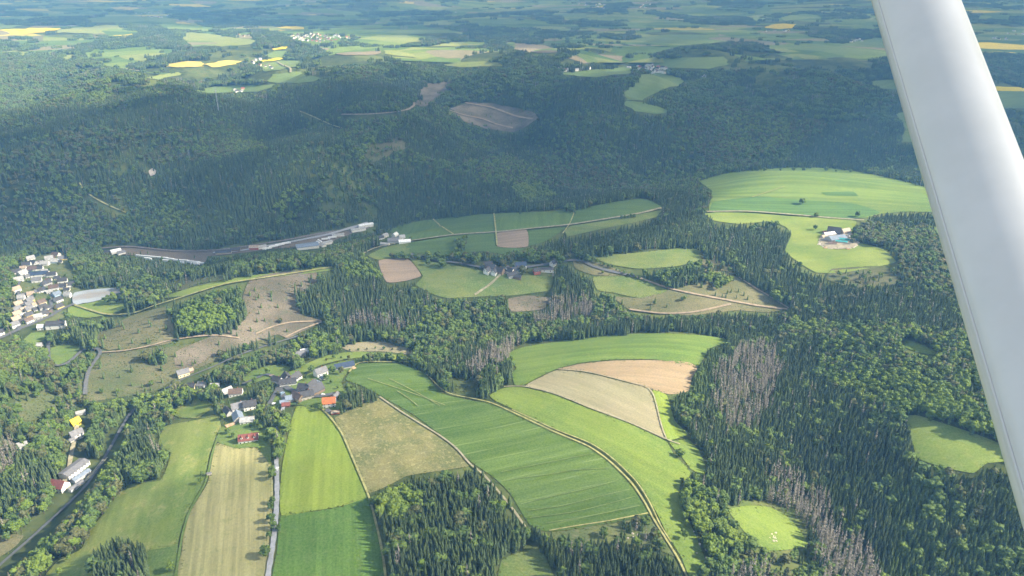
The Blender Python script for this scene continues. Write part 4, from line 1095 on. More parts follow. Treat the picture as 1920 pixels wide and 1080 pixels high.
# the village above the foreground fields
V = [
 ('white house with bright orange roof at the top of the bright green field', 618,760, 13,10,5.2,4.6, 8,'white','orange',dict(win=2)),
 ('small shed with faded red roof beside the tree lined lane', 537,762, 8,6,2.6,2.2, 8,'brown','red',dict(win=0,chim=False,cat='shed',name='shed')),
 ('small grey roofed house right behind the orange roofed one', 630,747, 8,7,3.5,3, 70,'white','grey',dict()),
 ('tall dark brown barn at the right end of the village core', 592,737, 16,12,5,6, 50,'brown','dark',dict(win=0,chim=False,cat='barn',name='barn')),
 ('dark roofed house left of the tall brown barn', 576,746, 13,10,4.5,4.5, 25,'stone','dark',dict()),
 ('house with dark brown roof in the middle of the village core', 559,750, 14,9,4.5,4.5, -40,'brown','brown',dict(win=1)),
 ('blue-grey metal roofed barn between brown house and red shed', 546,751, 11,9,4,2.8, 20,'grey','bluegrey',dict(win=1,chim=False,cat='barn',name='barn')),
 ('low blue-grey annex next to the red roofed shed', 533,757, 8,6,3,1.8, 20,'grey','bluegrey',dict(win=0,chim=False,cat='shed',name='shed')),
 ('dark roofed farmhouse at the upper left of the village core', 571,733, 12,10,4.6,4.6, -15,'grey','dark',dict()),
 ('dark roofed house with a bright white gable in the village core', 585,729, 12,9,5,4.6, 65,'white','dark',dict()),
 ('long white house with dark roof above the street junction', 541,722, 18,9,4.2,4.2, 14,'white','dark',dict()),
 ('dark roofed cottage at the left end of the upper row', 521,717, 11,8,3.8,4, -25,'white','dark',dict()),
 ('dark roofed house with white gable at the right of the upper row', 554,714, 13,9,5,4.8, 62,'white','dark',dict()),
 ('steep dark roofed barn in the middle of the upper row', 538,713, 11,9,4.6,4.6, -60,'grey','dark',dict(win=1,chim=False,cat='barn',name='barn')),
 ('big pale house with grey roof standing alone above the village', 602,704, 13,11,6,4.2, 40,'white','grey',dict()),
 ('low white extension in front of the big pale house', 606,711, 7,6,3,2, 40,'white','bluegrey',dict(win=1,chim=False,cat='annex',name='annex')),
 ('long barn with dark solar panels on its roof', 646,690, 22,10,4,3.4, 24,'grey','solar',dict(win=0,chim=False,cat='barn',name='barn')),
 ('white house with grey roof at the left end of the village', 443,740, 14,9,4,4, 10,'white','brown',dict()),
 ('small pale grey roofed barn left of the white house', 426,736, 11,7,3.4,3, 48,'grey','pale',dict(win=0,chim=False,cat='barn',name='barn')),
 ('grey roofed farmhouse in the lower left farm cluster', 449,768, 15,9,4.5,4.6, 28,'white','grey',dict()),
 ('dark roofed house with white front in the lower left farm cluster', 470,765, 13,10,5,4.6, 18,'white','dark',dict()),
 ('narrow grey barn at the left edge of the lower left farm cluster', 428,776, 12,7,3.6,3.4, -50,'grey','dark',dict(win=0,chim=False,cat='barn',name='barn')),
 ('barn with pale blue-grey roof in the lower left farm cluster', 447,787, 14,10,4,4, -62,'stone','bluegrey',dict(win=0,chim=False,cat='barn',name='barn')),
 ('low grey roofed house with white walls at the front of the farm cluster', 464,791, 13,10,3.2,2.2, 10,'white','pale',dict()),
 ('white villa with maroon roof and dormers above the stubble field', 467,826, 18,10,3.6,4.2, 12,'white','red',dict(dorm=3)),
 ('tiny grey shed below the orange roofed house', 617,773, 5,4,2.2,1.4, -30,'grey','grey',dict(win=0,chim=False,cat='shed',name='shed')),
 ('orange-brown wooden shed below the orange roofed house', 629,775, 8,4,2.2,1.2, 15,'red','tan',dict(win=0,chim=False,cat='shed',name='shed')),
 ('small blue roofed garage behind the village core', 594,720, 8,6,2.8,1.6, -30,'white','bluegrey',dict(win=0,chim=False,cat='garage',name='garage')),
 ('grey roofed house among the trees behind the village', 564,668, 12,9,4,4, 20,'stone','grey',dict()),
 ('white panelled roof in the trees behind the village', 571,661, 9,7,3,2.4, 20,'white','white',dict(win=0,chim=False,cat='shed',name='shed')),
 ('grey roofed house beside the valley road', 344,703, 13,9,4,4, 35,'cream','grey',dict()),
 ('brownish shed beside the valley road', 355,698, 9,7,3,2, 35,'brown','tan',dict(win=0,chim=False,cat='shed',name='shed')),
 ('small pale house at the upper edge of the wooded valley', 361,727, 9,7,3.4,3, -10,'cream','dark',dict(win=1)),
 ('small grey house right of the pale one at the wood edge', 379,725, 9,7,3.2,3, -10,'white','grey',dict(win=1)),
 ('pale roofed shed at the far left of the village', 404,726, 10,7,3,2.4, 5,'grey','pale',dict(win=0,chim=False,cat='shed',name='shed')),
 ('bright yellow house in the wooded left valley', 142,795, 9,8,3.6,3.8, 55,'bright_yellow','yellow',dict(win=1)),
 ('white house with grey roof below the yellow one', 145,820, 12,8,5.5,4, 50,'white','grey',dict()),
 ('little white outbuilding beside the white valley house', 136,828, 5,5,2.8,1.8, 50,'white','grey',dict(win=0,chim=False,cat='shed',name='shed')),
 ('long white factory hall with flat grey roof in the left valley', 141,884, 26,13,5,1.6, 72,'white','grey',dict(chim=False,cat='factory hall',name='factory_hall')),
 ('long blue-grey railway shed right of the factory hall', 153,896, 18,6,3.6,1.4, 66,'grey','bluegrey',dict(win=0,chim=False,cat='shed',name='shed')),
 ('low white annex at the lower end of the railway shed', 144,914, 15,5,2.8,1.0, 66,'white','grey',dict(win=1,chim=False,cat='annex',name='annex')),
 ('white house with deep red roof in the left valley', 113,917, 15,11,5.5,5, -14,'white','red',dict()),
 ('pale ruin among the trees at the left edge', 43,840, 9,7,4.5,2.6, 30,'white','pale',dict(win=1,chim=False)),
 ('pale grey hut near the yellow house', 152,776, 9,5,2.6,1.6, 30,'grey','pale',dict(win=0,chim=False,cat='hut',name='hut')),
 ('small grey hut above the ruin', 52,824, 6,4,2.4,1.6, -30,'stone','bluegrey',dict(win=0,chim=False,cat='hut',name='hut')),
 # hamlet on the plateau
 ('white cottage with dark roof at the top left of the hamlet', 915,500, 12,8,4,4, 5,'white','dark',dict(win=1)),
 ('long dark roofed farmhouse at the left of the hamlet', 919,506, 16,10,4,5, -15,'white','dark',dict(win=1)),
 ('white gabled house at the lower left corner of the hamlet', 914,512, 10,8,4.5,4, 60,'white','dark',dict(win=1)),
 ('white house at the bottom of the hamlet green', 927,514, 10,7,4,3.6, 70,'white','dark',dict(win=1)),
 ('dark barn in the middle of the hamlet', 936,511, 14,9,4,4.6, -30,'brown','dark',dict(win=0,cat='barn',name='barn')),
 ('blue roofed hall at the top of the hamlet', 976,501, 16,10,4,4, 12,'white','solar',dict(win=1)),
 ('white courtyard house below the blue roofed hall', 968,510, 11,8,4.2,3.6, 30,'white','dark',dict(win=1)),
 ('dark roofed house left of the white courtyard house', 955,512, 13,8,4,4.2, -35,'white','dark',dict(win=1)),
 ('grey house below the courtyard house', 960,519, 12,8,3.6,3.6, 20,'grey','dark',dict(win=1)),
 ('dark roofed cottage beside the hamlet lane', 950,508, 9,7,3.6,3.6, 70,'white','dark',dict(win=1)),
 ('dark shed at the lower end of the hamlet', 970,522, 11,7,3,3, -10,'brown','dark',dict(win=0,chim=False,cat='shed',name='shed')),
 ('red walled house right of the hamlet', 1006,512, 9,7,4.2,3.6, 20,'red','dark',dict(win=1)),
 ('long white bungalow right of the hamlet', 1026,508, 18,7,3.4,2, 0,'white','dark',dict(win=1)),
 ('white house among trees at the right end of the hamlet', 1037,497, 9,7,4,3.4, 50,'white','grey',dict(win=1)),
 # white farm above the bare soil field
 ('white barn at the front of the plateau farm', 759,456, 18,9,4,2.4, 12,'white','white',dict(win=0,chim=False,cat='barn',name='barn')),
 ('grey roofed barn in the middle of the plateau farm', 738,454, 18,11,4,3.4, 10,'grey','grey',dict(win=0,chim=False,cat='barn',name='barn')),
 ('white house at the upper left of the plateau farm', 722,445, 11,8,4.5,3.4, 50,'white','pale',dict(win=1)),
 ('white gabled house at the top of the plateau farm', 741,444, 11,8,4.5,3.6, 65,'white','white',dict(win=1)),
 ('small white house at the right of the plateau farm', 754,448, 9,7,4,3, 20,'white','pale',dict(win=1)),
 ('white house at the left end of the plateau farm', 714,449, 11,7,4,3, 40,'white','dark',dict(win=1)),
 ('low pale shed at the front left of the plateau farm', 722,460, 14,6,3,1.6, -20,'white','pale',dict(win=0,chim=False,cat='shed',name='shed')),
 # farm with teal roofs
 ('big black roofed barn at the back of the right farm', 1563,438, 20,16,4.5,7, -25,'dark','black',dict(win=0,chim=False,cat='barn',name='barn')),
 ('long pale roofed stable at the left of the right farm', 1555,442, 22,8,4,2.6, 18,'grey','white',dict(win=0,chim=False,cat='stable',name='stable')),
 ('large grey-blue hall in the middle of the right farm', 1567,450, 30,17,4.5,3.4, 18,'grey','bluegrey',dict(win=0,chim=False,cat='barn',name='barn')),
 ('upper teal roofed shed of the right farm', 1580,452, 18,5.5,3.6,1.4, -18,'grey','teal',dict(win=0,chim=False,cat='shed',name='shed')),
 ('lower teal roofed shed of the right farm', 1577,456, 17,5.5,3.4,1.4, -18,'grey','teal',dict(win=0,chim=False,cat='shed',name='shed')),
 ('white and stone farmhouse at the right of the right farm', 1584,438, 16,9,5,4, 25,'stone','tan',dict(win=1)),
 ('small tan roofed shed at the left rim of the right farm', 1544,446, 10,6,3,2, 30,'stone','tan',dict(win=0,chim=False,cat='shed',name='shed')),
 ('reddish brown shed behind the stable of the right farm', 1549,438, 11,6,3,2, 10,'brown','red',dict(win=0,chim=False,cat='shed',name='shed')),
 ('low brown roofed shed below the big hall of the right farm', 1560,459, 12,6,3,1.8, -10,'stone','brown',dict(win=0,chim=False,cat='shed',name='shed')),
 ('pale roofed lean-to at the right rim of the right farm', 1592,446, 12,7,3,2, 60,'stone','pale',dict(win=0,chim=False,cat='shed',name='shed')),
 # industrial valley
 ('big warehouse with blue-grey flat roof in the industrial valley', 577,465, 38,20,6,1.4, 22,'white','bluegrey',dict(win=0,chim=False,cat='warehouse',name='warehouse')),
 ('small white hall right of the warehouse', 605,462, 14,8,4,1.6, -50,'white','pale',dict(win=0,chim=False,cat='hall',name='hall')),
 ('grey hall beyond the small white hall', 614,458, 18,8,5,1.6, 40,'white','pale',dict(win=0,chim=False,cat='hall',name='hall')),
 ('white works building at the left end of the railway yard', 218,475, 16,8,5,3, 40,'white','white',dict(win=0,chim=False,cat='workshop',name='workshop')),
 ('second white works building at the left end of the railway yard', 228,477, 12,7,4,3, 45,'white','grey',dict(win=0,chim=False,cat='workshop',name='workshop')),
 ('low grey building at the left end of the railway yard', 206,475, 16,7,4,1.6, 5,'grey','dark',dict(win=0,chim=False,cat='workshop',name='workshop')),
 ('long dark roofed station building by the tracks', 420,476, 26,8,4,2.6, 10,'stone','dark',dict(win=0,chim=False,cat='station building',name='station_building')),
 ('second dark roofed shed by the tracks', 442,472, 16,9,5,3, 12,'brown','dark',dict(win=0,chim=False,cat='shed',name='shed')),
 ('white works hall in the middle of the valley', 492,466, 14,8,4,2.6, 30,'white','pale',dict(win=0,chim=False,cat='hall',name='hall')),
 ('orange-brown hall beside the white works hall', 477,468, 16,9,5,3, 5,'red','tan',dict(win=0,chim=False,cat='hall',name='hall')),
 ('white factory row at the right end of the valley', 672,433, 28,8,4.5,2, 32,'white','pale',dict(win=0,chim=False,cat='factory',name='factory')),
 ('upper white factory row at the right end of the valley', 686,425, 28,8,4.5,2, 28,'white','white',dict(win=0,chim=False,cat='factory',name='factory')),
 ('narrow white hall along the valley road', 634,443, 22,6,4,1.4, 20,'white','pale',dict(win=0,chim=False,cat='hall',name='hall')),
]
for lb, px, py, l, wd, h, rh, rot, wl, rf, kw in V:
    house(lb, px, py, l, wd, h, rh, rot, wl, rf, **kw)

# the town by the pond, row by row
ORD = ['first', 'second', 'third', 'fourth', 'fifth', 'sixth', 'seventh', 'eighth', 'ninth', 'tenth']
TOWN = [
 ('in the left row beside the long street', [(35,574,'cream','tan',55),(33,584,'cream','grey',55),(33,593,'white','tan',55),(31,603,'cream','tan',55),(29,613,'white','grey',55)], 10, 8),
 ('in the row right of the long street', [(57,567,'yellow','grey',60),(56,575,'white','grey',60),(56,584,'cream','grey',60),(55,595,'yellow','dark',60),(55,605,'white','brown',60)], 10, 8),
 ('in the middle garden row', [(79,571,'cream','brown',55),(81,580,'grey','dark',50),(84,592,'white','dark',50),(73,598,'grey','pale',30)], 10, 8),
 ('in the row nearest the pond', [(107,556,'blue','bluegrey',60),(110,566,'white','dark',60),(112,579,'yellow','dark',60)], 10, 9),
 ('in the cluster at the left of the upper town', [(32,514,'white','dark',40),(43,516,'white','pale',70),(36,528,'white','pale',35),(30,547,'white','tan',55)], 13, 9),
 ('along the upper edge of the town', [(58,488,'white','pale',45),(51,500,'white','dark',15),(64,497,'grey','dark',-20),(85,498,'white','pale',10),(93,488,'white','pale',30),(106,481,'white','brown',-10),(118,488,'yellow','grey',30),(103,494,'blue','pale',10)], 12, 9),
 ('in the middle of the upper town', [(62,508,'white','brown',15),(73,507,'white','dark',15),(98,519,'white','dark',15),(70,529,'white','grey',20),(88,535,'grey','dark',60),(102,543,'white','brown',20),(118,530,'white','dark',20),(118,541,'cream','dark',10),(132,538,'white','dark',40)], 13, 8),
 ('at the lower edge of the upper town', [(59,556,'white','tan',25),(41,562,'white','pale',15),(80,548,'white','dark',35),(128,557,'white','pale',0)], 9, 7),
]
for row, hs, l, wd in TOWN:
    for i, (px, py, wl, rf, rot) in enumerate(hs):
        house('%s house with %s roof, %s %s' % (wl, rf, ORD[i], row), px, py, l, wd, 4.4, 3.8, rot, wl, rf, win=1, chim=False, group='houses of the town by the pond', door=False)
for i, (px, py, wl, rf, rot) in enumerate([(44,505,'white','tan',20),(76,494,'white','grey',5),(99,486,'cream','brown',30),(112,494,'white','dark',20),(84,511,'white','pale',15),(56,513,'grey','dark',10),(54,521,'white','grey',40),(92,528,'white','brown',10),(108,524,'cream','dark',25),(126,546,'white','dark',15),(94,550,'white','pale',30),(72,549,'cream','grey',20),(48,556,'white','grey',20),(67,574,'white','tan',55),(68,583,'grey','dark',55),(90,580,'white','dark',50),(92,590,'cream','brown',50),(44,572,'grey','dark',60),(45,583,'white','tan',60),(44,594,'grey','pale',60),(43,604,'white','dark',60)]):
    house('small %s house or garage with %s roof squeezed between the larger houses of the town' % (wl, rf), px, py, 8, 6.5, 3.2, 2.6, rot, wl, rf, win=1, chim=False, group='small houses and garages of the town by the pond', door=False)
house('long hall with dark blue roof in the middle of the town', 75, 518, 26, 11, 5, 3.2, 15, 'white', 'solar', cat='hall', name='hall', win=1, chim=False)
house('long white house with dark roof standing alone below the town', 107, 614, 24, 11, 6, 4, 8, 'white', 'dark', win=1)
house('small white house beside the main road below the town', 78, 617, 8, 7, 4, 3, 10, 'white', 'white', win=1, chim=False)
house('grey shed with pale roof in the trees below the main road', 69, 650, 14, 9, 3, 2.4, 10, 'grey', 'pale', cat='shed', name='shed', win=0, chim=False)
house('white house at the left edge beside the road junction', 1, 628, 10, 8, 5, 3, 40, 'white', 'dark', win=1, chim=False)

# far villages: houses of a few pixels each
def far_house_mesh(wl, rf, l, w, h, rh):
    b = MB(); x, y = l/2, w/2
    b.add([(-x,-y,-3),(x,-y,-3),(x,y,-3),(-x,y,-3),(-x,-y,h),(x,-y,h),(x,y,h),(-x,y,h),(-x,0,h+rh),(x,0,h+rh)], [(0,1,5,4),(2,3,7,6),(1,2,6,9,5),(3,0,4,8,7)], 0)
    o = .5; d = rh*o/y
    b.add([(-x-o,-y-o,h-d+.15),(x+o,-y-o,h-d+.15),(x+o,0,h+rh+.15),(-x-o,0,h+rh+.15),(x+o,y+o,h-d+.15),(-x-o,y+o,h-d+.15)], [(0,1,2,3),(3,2,4,5)], 1)
    return b.build('house', [wallm(wl), roofm(rf)])


FH = [far_house_mesh(a, b, l, w, h, r) for a, b, l, w, h, r in [('white','grey',13,10,6,4),('white','brown',12,9,6,5),('white','dark',14,10,6,5),('cream','red',13,10,6,5),('white','pale',16,11,6,3)]]
FARV = [
 ('tiny house in the sunlit village below the yellow rapeseed field', 'houses of the sunlit far village', [(535,68),(560,65),(600,64),(640,68),(662,74),(640,79),(600,81),(565,77)], 70, 1.0),
 ('tiny house in the distant shaded town at the upper left', 'houses of the distant upper left town', [(255,26),(290,23),(320,28),(318,33),(290,36),(262,33)], 34, 1.1),
 ('tiny house in the distant village at the top centre', 'houses of the top centre village', [(1070,10),(1105,6),(1140,9),(1130,18),(1090,15)], 18, 1.2),
 ('tiny house in the distant village at the top right of the centre', 'houses of the second top village', [(1195,10),(1215,3),(1228,6),(1222,18),(1200,20)], 8, 1.2),
 ('small pale house in the hill top village behind the green field', 'houses of the hill top village', [(1170,128),(1215,122),(1250,128),(1258,138),(1235,140),(1190,136)], 24, 1.0),
 ('small pale cabin in the row at the edge of the hill top fields', 'cabins in a row on the hill top', [(1045,131),(1105,129),(1106,132),(1046,134)], 8, .9),
 ('tiny pale house of the farm below the shaded yellow field', 'farm below the shaded yellow field', [(1432,58),(1475,57),(1480,60),(1434,61)], 5, 1.2),
 ('tiny pale house of the far hamlet left of the strut', 'far hamlet left of the strut', [(1590,78),(1612,73),(1618,80),(1594,82)], 7, 1.0),
 ('tiny house in the shaded town right of the strut', 'houses of the town right of the strut', [(1835,66),(1880,58),(1920,60),(1920,76),(1870,76)], 22, 1.0),
 ('tiny white house of the farmstead in the green field', 'white farmstead in the green field', [(438,170),(456,168),(460,173),(442,175)], 4, .9),
 ('tiny house of the farmstead beside the slim yellow field', 'farmstead beside the slim yellow field', [(470,113),(488,112),(486,118),(472,119)], 4, .9),
 ('tiny pale farmhouse on the distant bright strip', 'distant farm on the bright strip', [(852,22),(890,19),(885,25),(858,27)], 6, 1.1),
 ('tiny house along the far lane left of the village', 'houses along the far lane', [(425,63),(500,68),(510,72),(470,72),(430,67)], 10, .9),
 ('tiny house among the trees near the yellow field lane', 'houses near the lane among trees', [(486,122),(505,124),(512,130),(495,130)], 5, .8),
 ('tiny white house among the trees of the right hand hills', 'white house in the hills', [(1316,143),(1324,142),(1326,148),(1317,149)], 2, 1.0),
]
rv = random.Random(11)
for lb, gp, pl, n, sc in FARV:
    P = np.array(pl, float)
    k = 0; tries = 0; got = []
    while k < n and tries < 4000:
        tries += 1
        px = rv.uniform(P[:,0].min(), P[:,0].max()); py = rv.uniform(P[:,1].min(), P[:,1].max())
        if not inside(P, np.array([px]), np.array([py]))[0]: continue
        x, y = ground1(px, py)
        if any((x-a)**2 + (y-b)**2 < (17*sc)**2 for a, b in got): continue
        got.append((x, y))
        o = obj('house', rv.choice(FH), None, (x, y, float(height(x, y))), rv.uniform(0, 3.1))
        sc2 = sc * .85
        o.scale = (sc2, sc2, sc2)
        tag(o, lb, 'house', gp)
        paint([(px-3,py+1.5),(px+3,py+1.5),(px+3,py-2.5),(px-3,py-2.5)], 0)
        k += 1

# ------------------------------------------------------------------ vehicles and small things
WHITE = simple('white_vehicle_paint', (.78,.79,.80), .35, .5, var=.03)
DARKM = simple('dark_rubber', (.03,.03,.03), .8, .2)
BLUEP = simple('blue_vehicle_paint', (.25,.36,.48), .35, .5, var=.03)
STEEL = simple('galvanised_steel', (.50,.51,.52), .5, .5, .4)


def wheel_mesh(r=.5, wd=.3):
    b = MB(); n = 12
    v = [(r*math.cos(i*2*math.pi/n), s*wd/2, r*math.sin(i*2*math.pi/n)) for s in (-1,1) for i in range(n)]
    b.add(v, [tuple(range(n))] + [tuple(range(2*n-1, n-1, -1))] + [(i, i+n, (i+1)%n+n, (i+1)%n) for i in range(n)])
    return b.build('wheel', [DARKM])


WH = wheel_mesh(); WHS = wheel_mesh(.34, .22)
TRM = MB(); TRM.box(-6.4,6.4,-1.25,1.25,1.1,3.9); TRM = TRM.build('cargo_box', [WHITE])
CHM = MB(); CHM.box(-6.3,9.0,-.5,.5,.75,1.08); CHM = CHM.build('chassis', [DARKM])
CBM = MB(); CBM.add([(6.8,-1.2,.7),(9.2,-1.2,.7),(9.2,1.2,.7),(6.8,1.2,.7),(6.8,-1.2,3.4),(8.9,-1.2,3.2),(8.9,1.2,3.2),(6.8,1.2,3.4)], [(3,2,1,0),(4,5,6,7),(0,1,5,4),(1,2,6,5),(2,3,7,6),(3,0,4,7)]); CBM = CBM.build('cab', [WHITE])


def lorry(px, py, rot, label, group):
    x, y = ground1(px, py)
    t = empty('articulated_lorry', (x, y, float(height(x, y)) + lift(math.hypot(x, y), 2)), R(rot))
    tag(t, label, 'lorry', group)
    obj('cargo_box', TRM, t); obj('chassis', CHM, t); obj('cab', CBM, t)
    for sx in (-5, -3.6, 5.2, 8.2):
        for sy in (-1.1, 1.1): obj('wheel', WH, t, (sx, sy, .5))


for i, (px, py, rot) in enumerate([(262,484,-14),(273,485,-12),(285,486,-12),(297,487,-10),(308,488,-10),(320,490,-12),(332,492,-8),(346,493,-6),(358,495,-8),(368,496,-8),(377,498,-6),(276,489,-12),(312,493,-12),(340,497,-8),(365,499,-6)]):
    lorry(px, py, rot, 'white articulated lorry parked in the long row beside the valley railway', 'white lorries in the long valley row')
for i, (px, py, rot) in enumerate([(600,456,-50),(597,459,-50),(610,452,20),(622,449,20),(500,470,35),(512,466,35),(524,463,30),(536,460,28)]):
    lorry(px, py, rot, 'white lorry parked between the valley halls', 'white lorries between the valley halls')


def car(px, py, rot, label, mat=WHITE, van=False, group=None):
    x, y = ground1(px, py)
    t = empty('van' if van else 'parked_car', (x, y, float(height(x, y)) + lift(math.hypot(x, y), 4)), R(rot))
    tag(t, label, 'van' if van else 'car', group)
    L, W = (5.2, 1.95) if van else (4.3, 1.75)
    b = MB()
    prof = [(-L/2,.35),(L/2,.35),(L/2,.95),(L*.36,1.1),(L*.2,2.1),(-L*.48,2.15),(-L/2,1.2)] if van else [(-L/2,.3),(L/2,.3),(L/2,.75),(L*.28,.9),(L*.1,1.42),(-L*.3,1.42),(-L*.46,.95)]
    n = len(prof)
    b.add([(p[0], s*W/2, p[1]) for s in (-1,1) for p in prof], [tuple(range(n)), tuple(range(2*n-1,n-1,-1))] + [(i+n, (i+1)%n+n, (i+1)%n, i) for i in range(n)])
    obj('body', b.build('body', [mat]), t)
    b = MB(); q = prof
    b.add([(q[3][0]+.02, -W*.42, q[3][1]+.06),(q[3][0]+.02, W*.42, q[3][1]+.06),(q[4][0]+.05, W*.42, q[4][1]-.06),(q[4][0]+.05,-W*.42,q[4][1]-.06)], [(0,1,2,3)])
    obj('windscreen', b.build('windscreen', [GLASS]), t)
    b = MB()
    for s in (-1, 1): b.box(q[5][0]*.8, q[4][0]*.9, s*W/2-.01, s*W/2+.01, q[3][1]+.08, q[4][1]-.15)
    obj('side_window', b.build('side_window', [GLASS]), t)
    for sx in (-L*.32, L*.32):
        for sy in (-W/2+.05, W/2-.05): obj('wheel', WHS, t, (sx, sy, .34))


car(520, 883, 88, 'white van driving on the pale lane between the fields', van=True)
car(530, 741, 60, 'pale blue van parked at the village crossing', BLUEP, True)
car(514, 760, 30, 'white car parked by the lane below the farm cluster')
car(606, 743, 10, 'white car parked in front of the dark barn')


def trailer():
    x, y = ground1(393, 892)
    t = empty('shepherd_hut', (x, y, float(height(x, y)) + .6), R(20))
    tag(t, 'small grey-brown wheeled hut at the edge of the stubble field', 'hut')
    b = MB(); b.box(-2,2,-1.1,1.1,.7,2.6); obj('body', b.build('body', [wallm('stone')]), t)
    b = MB(); b.add([(-2.2,-1.3,2.6),(2.2,-1.3,2.6),(2.2,1.3,2.6),(-2.2,1.3,2.6),(-2.2,0,3.3),(2.2,0,3.3)], [(0,1,5,4),(2,3,4,5),(1,2,5),(3,0,4),(3,2,1,0)])
    obj('roof', b.build('roof', [roofm('grey')]), t)
    for sx in (-1.3, 1.3):
        for sy in (-1, 1): obj('wheel', WH, t, (sx, sy, .5))


trailer()


def mast():
    x, y = ground1(411, 215)
    z = float(height(x, y))
    t = empty('radio_mast', (x, y, z))
    tag(t, 'slender pale lattice mast on top of the dark hill', 'mast')
    H = 58; b = MB()
    n = 14
    leg = [(math.cos(a)*1.1, math.sin(a)*1.1) for a in (0, 2.09, 4.19)]
    for lx, ly in leg: b.box(lx-.16, lx+.16, ly-.16, ly+.16, -1, H)
    obj('lattice_leg', b.build('lattice_leg', [STEEL]), t)
    b = MB()
    for i in range(n):
        z0, z1 = H*i/n, H*(i+1)/n
        for k in range(3):
            p, q = leg[k], leg[(k+1) % 3]
            b.add([(p[0],p[1],z0),(p[0],p[1],z0+.3),(q[0],q[1],z1),(q[0],q[1],z1-.3)], [(0,1,2,3)])
    obj('bracing', b.build('bracing', [STEEL]), t)
    b = MB(); b.box(-.9,.9,-.9,.9,H-6,H-3); b.box(-.07,.07,-.07,.07,H,H+6); obj('antenna', b.build('antenna', [WHITE]), t)


mast()

LOGM = simple('cut_logs', (.42, .29, .19), .9, .1, var=.3, vs=1.5)


def log_pile(px, py, n, rot, label):
    x, y = ground1(px, py)
    t = empty('log_pile', (x, y, float(height(x, y)) + .3), R(rot))
    tag(t, label, 'log pile')
    b = MB(); k = 8; r = .32
    v = [(s*2.5, r*math.cos(i*2*math.pi/k), r*math.sin(i*2*math.pi/k)) for s in (-1,1) for i in range(k)]
    b.add(v, [tuple(range(k-1,-1,-1)), tuple(range(k, 2*k))] + [(i, (i+1)%k, (i+1)%k+k, i+k) for i in range(k)])
    me = b.build('log', [LOGM])
    for row in range(3):
        for i in range(n - row):
            obj('log', me, t, (random.uniform(-.2,.2), (i - (n-row)/2) * .66, .3 + row * .56))


log_pile(428, 800, 9, 40, 'reddish brown log pile at the top of the stubble field')
log_pile(436, 797, 8, 40, 'greyish log pile beside the farm garden')
log_pile(662, 692, 8, 60, 'stack of logs beside the solar roofed barn')
log_pile(510, 706, 6, 20, 'orange-brown log stack above the upper village row')
log_pile(1547, 466, 8, 10, 'log stack at the lower left of the right farm')
log_pile(1590, 468, 8, -10, 'log stack at the lower right of the right farm')


def rock_mesh(seed):
    bm = bmesh.new(); bmesh.ops.create_icosphere(bm, subdivisions=1, radius=1)
    q = random.Random(seed)
    for v in bm.verts: v.co = Vector((v.co.x*1.3, v.co.y, v.co.z*.7)) * q.uniform(.75, 1.2)
    me = bpy.data.meshes.new('boulder'); bm.to_mesh(me); bm.free(); me.materials.append(simple('pale_rock', (.52,.47,.40), .95, .05, var=.2)); return me


RK = [rock_mesh(i) for i in range(3)]
def boulders(pts, smin, smax, label, group):
    for px, py in pts:
        x, y = ground1(px, py); s = random.uniform(smin, smax)
        o = obj('boulder', random.choice(RK), None, (x, y, float(height(x, y)) + .5 + .1*s), random.uniform(0, 6)); o.scale = (s, s, s)
        tag(o, label, 'boulder', group)


q = random.Random(5)
boulders([(1572 + 36*math.cos(a) + q.uniform(-3,3), 456 + 11*math.sin(a) + q.uniform(-2,2)) for a in [q.uniform(-.1, 3.25) for _ in range(70)]], .8, 2.4, 'pale rubble block in the stony ring round the right farm', 'rubble ring round the right farm')
boulders([(1696+q.uniform(-3,3), 786+q.uniform(0,32)) for _ in range(10)], .9, 2.2, 'pale boulder at the left end of the enclosed forest meadow', 'boulders beside the enclosed forest meadow')
boulders([(1448+q.uniform(-6,8), 1008+q.uniform(-8,8)) for _ in range(9)], .5, 1.1, 'pale stone in the small clearing by the dead spruces', 'stones in the small clearing')
boulders([(1300+q.uniform(-6,24), 975+i*8+q.uniform(-3,3)) for i in range(10)], .6, 1.5, 'pale stone along the edge of the bright meadow', 'stones along the bright meadow')
boulders([(1170+q.uniform(0,60), 1005+q.uniform(-6,12)) for i in range(8)], .5, 1.3, 'pale stone in the rough strip below the striped field', 'stones in the rough strip')

# ------------------------------------------------------------------ tree shapes
def spruce_crown(H, Rr, layers, seg, seed, base=.10):
    q = random.Random(seed); v = []; f = []
    for k in range(layers):
        t = k / layers
        zc = H * (base + (1 - base) * t)
        dz = H * (1 - base) / layers * 1.9
        ro = Rr * (1 - t ** 2.0) ** .95 * (.82 + .18 * min(1, t * 4)) * q.uniform(.88, 1.10) + .14
        b = len(v); off = q.random() * 6
        for i in range(seg):
            a = off + i * 2 * math.pi / seg
            v.append((math.cos(a) * ro * .16, math.sin(a) * ro * .16, min(H, zc + dz)))
        for i in range(seg):
            a = off + (i + q.uniform(-.25, .25)) * 2 * math.pi / seg
            r = ro * (q.uniform(.55, .8) if i % 2 else q.uniform(.9, 1.15))
            v.append((math.cos(a) * r, math.sin(a) * r, zc - r * q.uniform(.12, .34) + (.25 * r if i % 2 else 0)))
        for i in range(seg):
            j = (i + 1) % seg
            f.append((b + i, b + seg + i, b + seg + j, b + j))
    b = len(v)
    v += [(.12, 0, H * .93), (-.06, .1, H * .93), (-.06, -.1, H * .93), (0, 0, H * 1.03)]
    f += [(b, b+1, b+3), (b+1, b+2, b+3), (b+2, b, b+3)]
    return v, f


